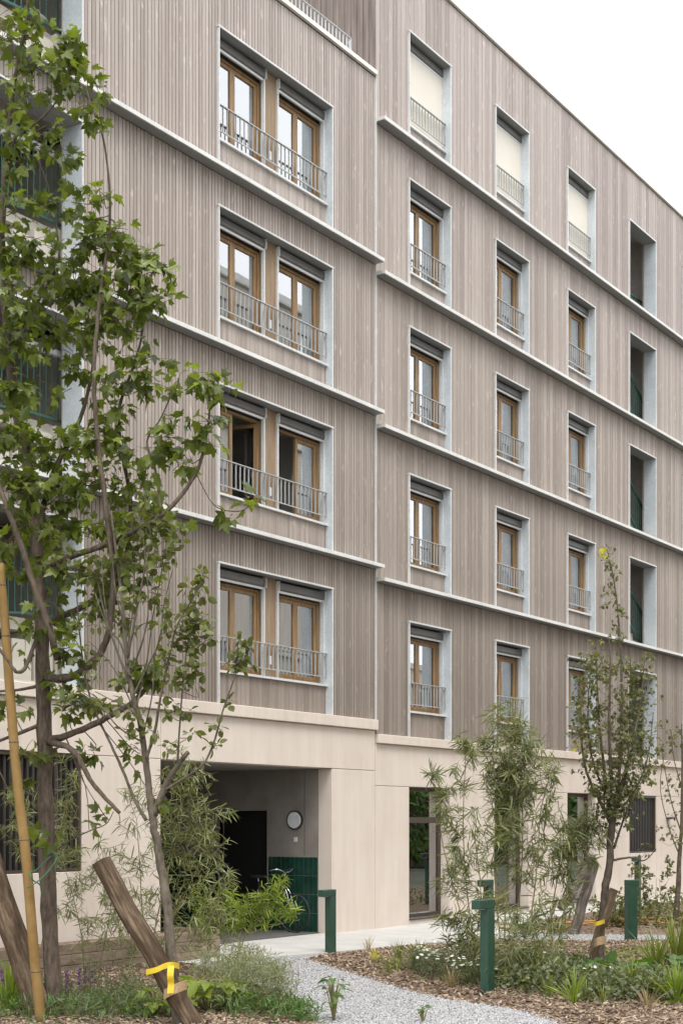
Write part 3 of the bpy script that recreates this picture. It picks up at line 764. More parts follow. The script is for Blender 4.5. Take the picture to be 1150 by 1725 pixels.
# ================================================================== STREET FURNITURE
def bollard(label, x, y, rot, h=1.06, wx=.16, wy=.10, arm=.19):
    t = thing('bollard', label, 'bollard', (x, y, gz(x, y)-.03), 'green steel bollards')
    z = gz(x, y)-.03; c, s = math.cos(rot), math.sin(rot)
    def R(mb): mb.v = [(x+px*c-py*s, y+px*s+py*c, pz) for px, py, pz in mb.v]; return mb
    R(MB().box(-wx/2, wx/2, -wy/2, wy/2, z, z+h-.1)).build('post', M['green'], t, bevel=.006)
    R(MB().box(-wx/2-arm, wx/2, -wy/2-.001, wy/2+.001, z+h-.099, z+h)).build('head', M['green'], t, bevel=.006)
    R(MB().box(-wx/2-arm+.02, -wx/2-.01, -wy/2+.02, wy/2-.02, z+h-.108, z+h-.0995)).build('lamp_strip', M['lamp'], t)
    R(MB().box(-wx/2-.045, wx/2+.045, -wy/2-.045, wy/2+.045, z-.02, z+.034)).build('foot_plate', M['green'], t, bevel=.004)
    for bx, by in ((-1,-1),(1,-1),(-1,1),(1,1)): R(MB().tube([(bx*(wx/2+.03), by*(wy/2+.03), z+.033), (bx*(wx/2+.03), by*(wy/2+.03), z+.048)], .009, 6)).build('bolt', M['rail'], t)
    return t
bollard('green steel bollard with side arm at the front edge of the daisies', -7.59, -6.50, 0)
bollard('green steel bollard with side arm between path and passage pillar', -4.21, -1.99, .05, .98)
bollard('broad green bollard, arm turned away, on the mulch by the far gravel', -.04, -4.93, 2.55, 1.05, .19, .10, .03)
bollard('green steel bollard half hidden behind the willow shrubs', -1.98, -3.41, 0, 1.02)
bollard('farthest green bollard among the shrubs below the louvred window', 6.4, -2.3, .1, 1.2)

def log(name, label, p, q, r, mat, cat='stake', n=12):
    p, q = Vector(p), Vector(q); L = (q-p).length; n = 22; m = MB(); k = 14; ph = random.uniform(0, 6.28)
    prof = [1+.05*math.sin(a*3+ph)+.04*math.sin(a*5-ph)-(.22 if i == 7 else .10 if i in (6, 8) else 0)-(.16 if i == 17 else 0)-.10*max(0, math.cos(a-ph)) for i, a in enumerate(2*math.pi*j/n for j in range(n))]
    for j in range(k+1):
        z = L*j/k; ox, oy = .008*math.sin(j*1.3+ph), .008*math.cos(j*.9)
        for i in range(n):
            a = 2*math.pi*i/n; rr = r*prof[i]*(1+random.uniform(-.025, .025)); m.v.append((ox+rr*math.cos(a), oy+rr*math.sin(a), z+(r*.10*math.cos(a) if j == k else 0)))
    for j in range(k):
        for i in range(n):
            b_, c_ = j*n+i, j*n+(i+1) % n; m.f.append((b_, c_, c_+n, b_+n))
    m.f.append(tuple(reversed(range(n))))
    o = bpy.data.objects.new(name, np_mesh(name, m.v, m.f, mat)); col.objects.link(o); o.location = p; ORG[o.name] = Vector((0, 0, 0))
    o.rotation_mode = 'QUATERNION'; o.rotation_quaternion = (q-p).to_track_quat('Z', 'Y')
    e = MB(); e.v = [tuple(Vector(v)+Vector((0, 0, .001))) for v in m.v[k*n:]]; e.f = [tuple(range(n))]
    e.build('cut_end', M['cutwood'], o)
    return tag(o, label, cat)
log('timber_stake', 'thick leaning timber stake tied to the slim tree with yellow tape', (-11.32, -5.57, -0.07), (-11.82, -4.76, 1.58), .104, M['logtex'])
log('timber_stake', 'thick leaning timber stake cut off by the left picture edge', (-11.67, -3.84, -0.0), (-11.99, -3.38, 1.63), .128, M['logtex'])
log('timber_stake', 'slim leaning stake strapped to the small leaved tree in the mulch', (-5.51, -6.64, -0.04), (-5.04, -6.88, 1.11), .055, M['logtex'])
log('timber_stake', 'grey log prop leaning left behind the willow shrubs', (0.58, -3.4, 0.47), (1.25, -3.67, 1.35), .080, M['log_grey2'])
log('timber_stake', 'grey log prop standing steeply beside the far gravel', (1.05, -3.38, -0.05), (1.54, -3.57, 1.25), .092, M['log_grey2'])
# yellow pole tied to the maple
pp = [(-12.03, -4.19, 0.02), (-12.07, -4.13, 0.75), (-12.08, -4.04, 1.59), (-12.09, -3.93, 2.32), (-12.13, -3.88, 3.1), (-12.16, -3.83, 3.89), (-12.19, -3.8, 4.4)]
P2, R2 = catmull(pp, 4, [.049,.048,.047,.046,.044,.042,.040])
bp = MB().tube(P2, R2, 12).build('support_pole', M['bamboo'], None, smooth=True); tag(bp, 'smooth yellow wooden pole tied against the maple trunk', 'pole')
for i in (3, 9, 14, 19, 22):
    c = P2[i]; MB().tube([c-Vector((0,0,.008)), c, c+Vector((0,0,.008))], [R2[i]*1.01, R2[i]*1.07, R2[i]*1.01], 12).build('node_ring', M['bark2'], bp, smooth=True)
tw = MB(); tw.tube(catmull([(-12.16, -4.14, 1.33), (-12.13, -4.22, 1.38), (-11.9, -4.12, 1.46), (-11.81, -4.16, 1.59), (-11.69, -3.99, 1.63), (-11.92, -4.0, 1.49), (-12.14, -4.16, 1.48), (-12.15, -4.2, 1.41), (-11.97, -4.11, 1.35), (-11.92, -4.1, 1.24)], 4), .006, 6)
tag(tw.build('tie_wire', M['wire'], None, smooth=True), 'green wire twisted round the pole and maple trunk', 'wire')
def band(name, label, cat, pts, w, mat, tail=None):
    P = catmull(pts, 4); m = MB()
    for i, p in enumerate(P): m.v += [tuple(p-Vector((0,0,w/2))), tuple(p+Vector((0,0,w/2)))]
    for i in range(len(P)-1): m.f.append((2*i, 2*i+2, 2*i+3, 2*i+1))
    o = m.build(name, mat, None); s = o.modifiers.new('thick', 'SOLIDIFY'); s.thickness = .004
    if tail:
        T = catmull(tail, 4); t = MB()
        for p in T: t.v += [(p.x-.017, p.y+.024, p.z), (p.x+.017, p.y-.024, p.z)]
        for i in range(len(T)-1): t.f.append((2*i, 2*i+1, 2*i+3, 2*i+2))
        k = t.build('loose_end', mat, o); k.modifiers.new('thick', 'SOLIDIFY').thickness = .004
    return tag(o, label, cat)
band('plastic_tape', 'bright yellow plastic tape round the thick stake and slim trunk', 'tape',
     [(-11.72, -5.23, 0.57), (-11.73, -5.36, 0.6), (-11.68, -5.44, 0.64), (-11.6, -5.47, 0.64), (-11.44, -5.39, 0.6), (-11.27, -5.11, 0.55), (-11.43, -5.06, 0.53), (-11.69, -5.21, 0.56)], .052, M['tape'],
     [(-11.67, -5.49, 0.64), (-11.69, -5.5, 0.55), (-11.67, -5.49, 0.47), (-11.68, -5.49, 0.39)])
band('burlap_strap', 'coarse brown strap binding slim trunk and thick stake near the ground', 'strap',
     [(-11.6, -5.34, 0.36), (-11.66, -5.5, 0.42), (-11.56, -5.54, 0.45), (-11.4, -5.45, 0.44), (-11.22, -5.18, 0.37), (-11.37, -5.15, 0.34), (-11.6, -5.34, 0.36)], .09, M['burlap'])
band('burlap_strap', 'grey strap binding the small leaved tree to its slim stake', 'strap',
     [(-5.42, -6.78, 0.47), (-5.44, -6.84, 0.5), (-5.35, -6.88, 0.51), (-5.11, -6.79, 0.49), (-5.02, -6.65, 0.46), (-5.37, -6.76, 0.46)], .10, M['burlap'], )
band('plastic_tape', 'small yellow plastic tape tied on the slim stake in the mulch', 'tape',
     [(-5.38, -6.75, 0.7), (-5.4, -6.81, 0.71), (-5.31, -6.85, 0.73), (-5.12, -6.78, 0.72), (-5.12, -6.68, 0.69), (-5.38, -6.75, 0.7)], .05, M['tape'])
# hoses along the far gravel
for j, (dy, lab) in enumerate(((0, 'orange hose lying along the far gravel, nearer one of the pair'), (.22, 'orange hose lying along the far bed, farther one of the pair'))):
    pts = []
    for k in range(15):
        x, y, _ = WG(840+k*26, 1567+3.5*math.sin(k*.45)+1.2*math.sin(k*1.9+j*2)-(6 if j else 0))
        pts.append((x, y, gz(x, y)+.045+.01*math.sin(k*2.1+j)))
    o = MB().tube(catmull(pts, 4), .017, 8).build('garden_hose', M['hose'], None, smooth=True); tag(o, lab, 'hose')
# raised timber planter by the wall
PL = thing('timber_planter', 'long raised planter of weathered grey boards beside the cream wall', 'planter', (-8.7,-1.0,0))
xs_ = [-12.2, -10.0, -7.9, -5.72]
for r_ in range(3):
    sh_ = [0, .35, -.3][r_]
    cuts = [xs_[0]]+[x+sh_ for x in xs_[1:-1]]+[xs_[-1]]
    for a, b in zip(cuts[:-1], cuts[1:]):
        B('board', M['board'], PL, (a+.004, b-.004, -1.13-random.uniform(0,.006), -1.085, .01+r_*.137, .01+r_*.137+.131), bevel=.005)
    B('board', M['board'], PL, (-5.765, -5.72, -1.083, -.25, .01+r_*.137, .01+r_*.137+.131), bevel=.005)
B('soil', M['soil'], PL, (-12.2,-5.77,-1.083,-.2,0,.34))
for x in (-11, -8.9, -6.8): B('post', M['board'], PL, (x, x+.09, -1.084, -1.0, 0, .42))

# bicycle leaning in the passage
bk = thing('bicycle', 'dark bicycle leaning against the green tiles in the passage', 'bicycle', (-1.66, 1.1, .03))
def wheel(y):
    z = .03+.335; pts = [(-1.62+0*k, y+.33*math.cos(k*math.pi/14), z+.33*math.sin(k*math.pi/14)) for k in range(29)]
    w = MB().tube(pts, .018, 6, cap=False).build('wheel', M['rubber'], bk, smooth=True)
    sp = MB(); sp.tube([(-1.66,y,z),(-1.58,y,z)], .022, 8)
    for k in range(14):
        a = k*2*math.pi/14; sp.tube([(-1.62, y, z), (-1.62, y+.31*math.cos(a), z+.31*math.sin(a))], .0015, 3)
    sp.build('spokes', M['chrome'], w)
wheel(.62); wheel(1.68)
X = -1.62; zc = .365
fr = MB(); fr.tube([(X,.83,.98),(X,.86,.86)], .02, 8); fr.tube([(X,.86,.86),(X,1.25,.33)], .018, 8); fr.tube([(X,.85,.92),(X,1.36,.80)], .016, 8); fr.tube([(X,1.25,.33),(X,1.40,.90)], .016, 8)
for s_ in (-.05, .05): fr.tube([(X+s_,1.68,zc),(X+s_*.4,1.25,.33)], .009, 6); fr.tube([(X+s_,1.68,zc),(X+s_*.3,1.37,.80)], .008, 6)
fr.build('frame', M['bars'], bk, smooth=True)
fk = MB(); [fk.tube([(X+s_,.62,zc),(X+s_,.74,.72),(X+s_*.4,.84,.86)], .011, 6) for s_ in (-.05,.05)]; fk.build('fork', M['chrome'], bk, smooth=True)
hb = MB(); hb.tube([(X,.83,.97),(X,.80,1.07)], .014, 8); hb.tube(catmull([(X-.30,.95,1.10),(X-.24,.80,1.13),(X-.08,.77,1.08),(X,.79,1.07),(X+.08,.77,1.08),(X+.20,.80,1.13),(X+.22,.95,1.10)],3), .012, 8); hb.build('handlebar', M['chrome'], bk, smooth=True)
sdm = MB(); sdm.prism([(1.24,-.02),(1.28,-.035),(1.42,-.08),(1.52,-.09),(1.54,0),(1.52,.09),(1.42,.08),(1.28,.035),(1.24,.02)], 'z', .96, 1.01); sdm.v = [(X+p[1]*1 if False else X+p[1], p[0], p[2]) for p in [(v[0], v[1], v[2]) for v in sdm.v]]
sdm.build('saddle', M['rubber'], bk, bevel=.012); MB().tube([(X,1.40,.88),(X,1.41,.965)], .013, 8).build('seat_post', M['chrome'], bk)
cr = MB(); cr.tube([(X-.03,1.25,.33),(X-.01,1.25,.33)], .09, 16); cr.bar((X-.05,1.25,.33),(X-.05,1.33,.19),.02); cr.bar((X+.05,1.25,.33),(X+.05,1.17,.47),.02); cr.bar((X-.13,1.33,.19),(X-.05,1.33,.19),.03); cr.bar((X+.05,1.17,.47),(X+.13,1.17,.47),.03)
cr.build('crank', M['chrome'], bk)

# ================================================================== FOLIAGE TOOLS
def fan(outline, fold=.12, droop=.18, c=None):
    """leaf blade as a fan of triangles; outline in (across, along) with the stalk at the origin, length 1"""
    O = np.array(outline, float); n = len(O); cc = np.array(c if c else [0, .42])
    P = np.vstack([cc, O]); z = fold*np.abs(P[:,0])-droop*P[:,1]**2
    V = np.column_stack([P[:,0], P[:,1], z]); F = np.array([(0, 1+i, 1+(i+1) % n) for i in range(n)])
    return V, F
MAPLE = fan([(0,0),(.14,.03),(.30,-.06),(.27,.08),(.50,.14),(.36,.22),(.52,.42),(.58,.62),(.40,.52),(.26,.50),(.24,.66),(.18,.74),(0,1.0),
             (-.18,.74),(-.24,.66),(-.26,.50),(-.40,.52),(-.58,.62),(-.52,.42),(-.36,.22),(-.50,.14),(-.27,.08),(-.30,-.06),(-.14,.03)], .24, .38)
ROUND = fan([(0,0),(.17,.10),(.30,.30),(.33,.52),(.24,.78),(0,1.0),(-.24,.78),(-.33,.52),(-.30,.30),(-.17,.10)], .22, .20)
SMALL = fan([(0,0),(.26,.22),(.34,.5),(.2,.8),(0,1.0),(-.2,.8),(-.34,.5),(-.26,.22)], .2, .15)
LOBED = fan([(0,0),(.22,.05),(.40,.22),(.26,.34),(.46,.56),(.24,.60),(.20,.8),(0,1.0),(-.20,.8),(-.24,.60),(-.46,.56),(-.26,.34),(-.40,.22),(-.22,.05)], .2, .3)
def strip(w=.055, n=5, droop=.35, tipw=.0):
    V = []; F = []
    for i in range(n+1):
        t = i/n; ww = w*math.sin(math.pi*min(.98, t*.93+.07))**.7*(1 if i < n else .05)
        V += [(-ww, t, -droop*t*t+.2*ww), (ww, t, -droop*t*t+.2*ww)]
    for i in range(n): F += [(2*i, 2*i+1, 2*i+3), (2*i, 2*i+3, 2*i+2)]
    return np.array(V, float), np.array(F)
WILLOW = strip(.046, 5, .42); BLADE = strip(.018, 5, .45); LANCE = strip(.068, 5, .25)
def frames(D, up, jitter):
    """rotation matrices with leaf axis along D and face normal near up"""
    n = len(D); D = D/np.linalg.norm(D, axis=1, keepdims=True)
    U = np.asarray(up)+RNG.normal(0, jitter, (n,3)); U = U-(U*D).sum(1, keepdims=True)*D; U /= np.linalg.norm(U, axis=1, keepdims=True)+1e-9
    Xa = np.cross(D, U); return np.stack([Xa, D, U], -1)
def leaves(name, tmpl, P, D, size, mat, parent, jitter=.45, up=(0,0,1), singles=0, var=(.65, 1.2), kind='stuff', pname='leaf'):
    V0, F0 = tmpl; P = np.asarray(P, float); D = np.asarray(D, float); n = len(P)
    if n == 0: return
    R = frames(D, up, jitter); S = size*RNG.uniform(var[0], var[1], n)
    po = ORG[parent.name]
    if singles:                                        # the largest ones as pieces of their own
        order = np.argsort(-S); pick = order[:singles]; rest = order[singles:]
        me = np_mesh(pname+'_mesh', V0, F0, mat, True)
        for i in pick:
            o = bpy.data.objects.new(pname, me); col.objects.link(o); o.parent = parent
            mw = Matrix([[*(R[i][k]*S[i]), P[i][k]-po[k]] for k in range(3)]+[[0,0,0,1]]); o.matrix_local = mw
        P, R, S = P[rest], R[rest], S[rest]; n = len(P)
        if n == 0: return
    org = np.array(po)
    V = np.einsum('nij,kj->nki', R, V0)*S[:,None,None]+(P-org)[:,None,:]
    F = (F0[None]+(np.arange(n)*len(V0))[:,None,None]).reshape(-1, 3)
    o = link(name, np_mesh(name, V.reshape(-1,3), F, mat, True), parent, tuple(org))
    return tag(o, kind=kind)
def rv(s): return Vector((random.gauss(0, s), random.gauss(0, s), random.gauss(0, s)))
def nearest(pts, c):
    return min(pts, key=lambda p: (p-c).length+ (0.6*max(0, p.z-c.z)))
def grow(bpts, clusters, per_twig, twig_r, mat_twig, tree, spread=1.0, droop=.35, petiole=.05, upw=.35):
    """twigs from the limbs into each leafy clump; returns leaf seats and directions"""
    P, D = [], []; tw = MB()
    for (c, r, n) in clusters:
        c = Vector(c); a = nearest(bpts, c)
        if (c-a).length > .05:
            mid = a.lerp(c, .5)+rv(.03)+Vector((0,0,-.04)); tw.tube(catmull([a, mid, c], 3), [twig_r*1.5]*4+[twig_r*1.2]*3, 5)
        k = max(1, round(n/per_twig))
        for _ in range(k):
            d = rv(1.0); d.z = d.z*.7+upw*random.uniform(-.3, 1.2); d.normalize()
            L = r*random.uniform(.35, 1.1); s0 = c+rv(r*.22); e = s0+d*L
            md = s0.lerp(e, .5)+Vector((0,0,.06*L))
            T = catmull([s0, md, e], 3); tw.tube(T, [twig_r]*4+[twig_r*.6]*3, 4, cap=False)
            for q in range(per_twig):
                t = random.choice((.35, .5, .65, .8, .9, 1, 1, 1)); b = s0.lerp(e, t)
                ld = rv(1.0)+d*.5; ld.z -= droop*2.3; ld.normalize()
                pe = ld.copy(); pe.z += .35
                seat = b+pe.normalized()*petiole*random.uniform(.5, 1.3)
                P.append(tuple(seat)); D.append(tuple(ld))
    if tw.v: tag(tw.build('twigs', mat_twig, tree), kind='stuff')
    return P, D
def limb(tree, name, pts, r0, r1, mat, n=8, store=None, sub=5, wob=.04):
    k = len(pts); R = [r0+(r1-r0)*(i/(k-1))**.85 for i in range(k)]
    C, RR = catmull(pts, sub, R)
    if store is not None: store += C
    return MB().tube([p+rv(q*.08) for p, q in zip(C, RR)], [q*random.uniform(.95, 1.07) for q in RR], n, wob=wob*1.6).build(name, mat, tree, smooth=True)

# ================================================================== THE MAPLE (left foreground)
b0 = (-11.59, -3.95, -0.0)
mp = thing('maple_tree', 'large leafy maple with lobed leaves and brown trunk at the left edge', 'tree', (b0[0], b0[1], gz(b0[0], b0[1])-.02))
bp_ = []
tpts = [(-11.59, -3.96, -0.08), (-11.61, -3.93, 0.18), (-11.65, -3.9, 0.94), (-11.69, -3.9, 1.75), (-11.73, -3.92, 2.44), (-11.74, -3.91, 3.13), (-11.75, -3.9, 3.88), (-11.74, -3.82, 4.63), (-11.75, -3.72, 5.34), (-11.82, -3.62, 5.98), (-11.87, -3.55, 6.73), (-11.9, -3.51, 7.54), (-11.92, -3.57, 8.33), (-11.9, -3.68, 9.11), (-11.83, -3.78, 9.8), (-11.82, -3.8, 10.26)]
C, RR = catmull(tpts, 5, [.115,.082,.077,.076,.074,.071,.067,.062,.056,.05,.042,.034,.026,.02,.014,.01])
bp_ += C[30:]
MB().tube([p+rv(.004) for p in C], [r*random.uniform(.94, 1.07) for r in RR], 16, wob=.05).build('trunk', M['bark'], mp, smooth=True)
limb(mp, 'branch', [(-11.77, -3.96, 3.35), (-11.74, -4.27, 3.33), (-11.7, -4.49, 3.44), (-11.63, -4.59, 3.58), (-11.63, -4.69, 3.83), (-11.61, -4.71, 4.25), (-11.6, -4.65, 4.7), (-11.64, -4.58, 5.3), (-11.67, -4.54, 5.8), (-11.68, -4.53, 6.28), (-11.65, -4.56, 6.82), (-11.62, -4.61, 7.21), (-11.6, -4.65, 7.53), (-11.63, -4.68, 7.96), (-11.7, -4.67, 8.38), (-11.79, -4.63, 8.62)], .042, .007, M['bark'], 10, bp_)
limb(mp, 'branch', [(-11.76, -3.89, 4.42), (-11.67, -4.37, 4.52), (-11.51, -4.76, 4.66), (-11.39, -5.12, 4.83), (-11.25, -5.32, 5.1), (-11.18, -5.42, 5.33), (-11.14, -5.47, 5.61), (-11.13, -5.49, 5.83), (-11.14, -5.48, 6.03)], .033, .007, M['bark'], 9, bp_)
limb(mp, 'branch', [(-11.39, -5.12, 4.83), (-11.42, -5.07, 5.27), (-11.47, -5.01, 5.53), (-11.39, -5.11, 5.75), (-11.37, -5.23, 5.96)], .014, .006, M['bark'], 7, bp_)
limb(mp, 'branch', [(-11.74, -3.91, 3.86), (-11.51, -3.98, 3.98), (-11.34, -4.13, 4.1), (-11.22, -4.31, 4.22), (-11.15, -4.41, 4.46), (-11.12, -4.45, 4.78), (-11.11, -4.46, 5.16), (-11.23, -4.46, 5.57), (-11.29, -4.48, 5.96), (-11.25, -4.62, 6.34), (-11.2, -4.69, 6.64), (-11.18, -4.71, 7.04), (-11.21, -4.68, 7.38)], .036, .007, M['bark'], 9, bp_)
limb(mp, 'branch', [(-11.74, -3.82, 4.75), (-11.48, -3.76, 5.39), (-11.32, -3.82, 5.72), (-11.24, -3.93, 6.03), (-11.18, -4.02, 6.51), (-11.2, -3.99, 6.95), (-11.28, -3.87, 7.36)], .033, .008, M['bark'], 9, bp_)
limb(mp, 'branch', [(-11.84, -4.21, 3.49), (-11.96, -4.2, 3.83), (-12.07, -4.14, 4.16), (-12.14, -4.03, 4.56), (-12.21, -3.94, 4.88), (-12.24, -3.81, 5.23), (-12.25, -3.7, 5.8)], .034, .022, M['bark'], 9, bp_)
limb(mp, 'branch', [(-11.72, -3.94, 2.75), (-11.76, -4.23, 2.77), (-11.72, -4.56, 2.87), (-11.65, -4.74, 2.96), (-11.57, -4.86, 3.04), (-11.5, -4.96, 3.15), (-11.44, -5.04, 3.26)], .036, .02, M['bark'], 9, bp_)
limb(mp, 'dead_branch', [(-11.75, -3.99, 2.72), (-11.81, -4.24, 2.68), (-11.82, -4.41, 2.61), (-11.81, -4.51, 2.48), (-11.76, -4.58, 2.32), (-11.69, -4.69, 2.17), (-11.61, -4.8, 2.03)], .034, .017, M['bark'], 9)
limb(mp, 'branch', [(-11.75, -3.9, 2.9), (-11.92, -3.83, 2.82), (-12.05, -3.73, 2.75), (-12.18, -3.63, 2.69)], .022, .014, M['bark'], 8, bp_)
limb(mp, 'branch', [(-11.76, -3.88, 3.27), (-11.81, -3.63, 3.24), (-11.89, -3.34, 3.23)], .018, .012, M['bark'], 8, bp_)
limb(mp, 'branch', [(-11.76, -3.88, 3.82), (-12.04, -4.0, 3.44), (-12.16, -4.01, 3.36), (-12.21, -3.94, 3.46), (-12.29, -3.83, 3.65)], .022, .014, M['bark'], 8, bp_)
limb(mp, 'branch', [(-11.89, -3.53, 8.23), (-11.9, -3.68, 8.56), (-11.87, -3.82, 8.63), (-11.79, -4.02, 8.78), (-11.71, -4.13, 8.97), (-11.67, -4.18, 9.17)], .016, .006, M['bark'], 7, bp_)
limb(mp, 'branch', [(-11.86, -3.56, 6.5), (-11.59, -3.6, 7.03), (-11.44, -3.65, 7.3), (-11.37, -3.74, 7.6), (-11.42, -3.67, 8.19), (-11.5, -3.55, 8.61)], .022, .008, M['bark'], 8, bp_)
limb(mp, 'branch', [(-11.71, -3.96, 1.63), (-11.67, -4.18, 1.76), (-11.6, -4.38, 1.86), (-11.54, -4.55, 1.93), (-11.5, -4.61, 2.05)], .008, .004, M['bark'], 6)
limb(mp, 'branch', [(-11.2, -5.39, 5.22), (-11.18, -5.59, 4.91), (-11.06, -5.77, 4.85), (-10.98, -5.88, 4.91)], .006, .004, M['bark'], 6, bp_)
clp = [ # x, y, depth, radius in px, leaves
 (40,15,13.8,40,20),(20,70,13.7,45,26),(55,120,13.9,45,24),(125,85,13.6,34,24),(110,120,13.6,42,34),(145,145,13.5,35,22),(25,170,13.8,45,28),(75,225,13.8,45,20),(30,270,13.7,45,22),(157,190,13.4,22,10),(165,222,13.4,24,9),(100,255,13.9,35,12),
 (30,340,13.6,50,26),(80,340,13.9,35,11),(175,330,13.4,24,9),(120,340,13.7,24,8),(150,370,13.6,35,16),(195,385,13.5,32,14),(30,420,13.7,50,40),(80,430,13.9,50,40),(130,440,13.8,45,36),(180,430,13.7,45,32),(235,435,13.7,42,40),(255,460,13.6,34,22),
 (30,500,13.6,50,38),(90,510,14,50,34),(145,500,13.9,45,30),(200,500,13.7,45,30),(250,510,13.6,38,28),(20,580,13.6,48,36),(75,570,14.2,40,16),(120,570,14.2,45,24),(165,570,13.8,48,32),(215,545,13.7,40,24),(235,605,13.7,35,20),
 (15,660,13.5,42,32),(20,740,13.5,48,44),(60,640,13.8,30,8),(140,640,14.2,42,20),(180,650,13.7,40,22),(230,650,13.7,32,18),(70,760,14,48,30),(120,750,14,45,26),(170,740,13.6,42,24),(210,760,13.8,45,28),(35,820,13.5,50,44),(100,830,14,50,38),(160,820,13.7,48,34),(225,820,13.8,45,28),
 (60,880,14,50,36),(130,890,14,50,38),(190,890,13.6,45,30),(20,910,13.6,42,24),(225,910,13.8,42,24),(290,660,13.35,32,15),(300,700,13.35,26,8),(355,650,13.4,36,24),(375,668,13.4,22,12),(340,700,13.4,28,10),(285,735,13.4,32,13),(350,750,13.4,24,7),(310,765,13.4,26,8),(265,760,13.4,30,12),(305,800,13.5,24,7),(330,735,13.4,28,8),
 (60,960,13.9,45,26),(130,960,13.9,48,30),(195,970,13.8,42,20),(160,1010,13.8,42,18),(100,1030,13.8,42,18),(250,985,13.8,32,12),(225,1040,13.9,35,10),(50,1060,13.6,35,12),(120,1090,13.5,35,14),(100,1160,13.6,35,16),(120,1200,13.6,30,12),(250,1128,13.4,26,18),(240,1150,13.4,22,8),(175,1180,13.6,28,8),(20,1190,13.7,30,8),(40,1270,13.6,32,9),(55,1340,13.7,24,6),(155,1265,13.5,24,7),(235,1270,13.5,26,8),(255,1340,13.3,20,7),(95,1410,13.6,24,8),(150,1398,13.6,16,4),(180,1380,13.6,14,4),(60,1400,13.6,18,4),(420,855,13.3,22,8),(385,868,13.3,20,5),(200,700,13.8,36,18),(262,880,13.5,26,9),(300,890,13.5,22,6)]
def pix(c): x, y, t, r, n = c; return (WP(x, y, t), r*t/2400, n)
P, D = grow(bp_, [pix((*c[:4], int(c[4]*(1.6 if c[0] < 140 and c[1] < 960 else 1.5 if c[0] < 240 and c[1] < 960 else 1.9 if c[0] < 270 and c[1] < 1300 else 1.3)))) for c in clp], 4, .0035, M['twig'], mp, petiole=.06)
leaves('crown', MAPLE, P, D, .128, M['maple'], mp, .55, singles=300, var=(.5, 1.15))

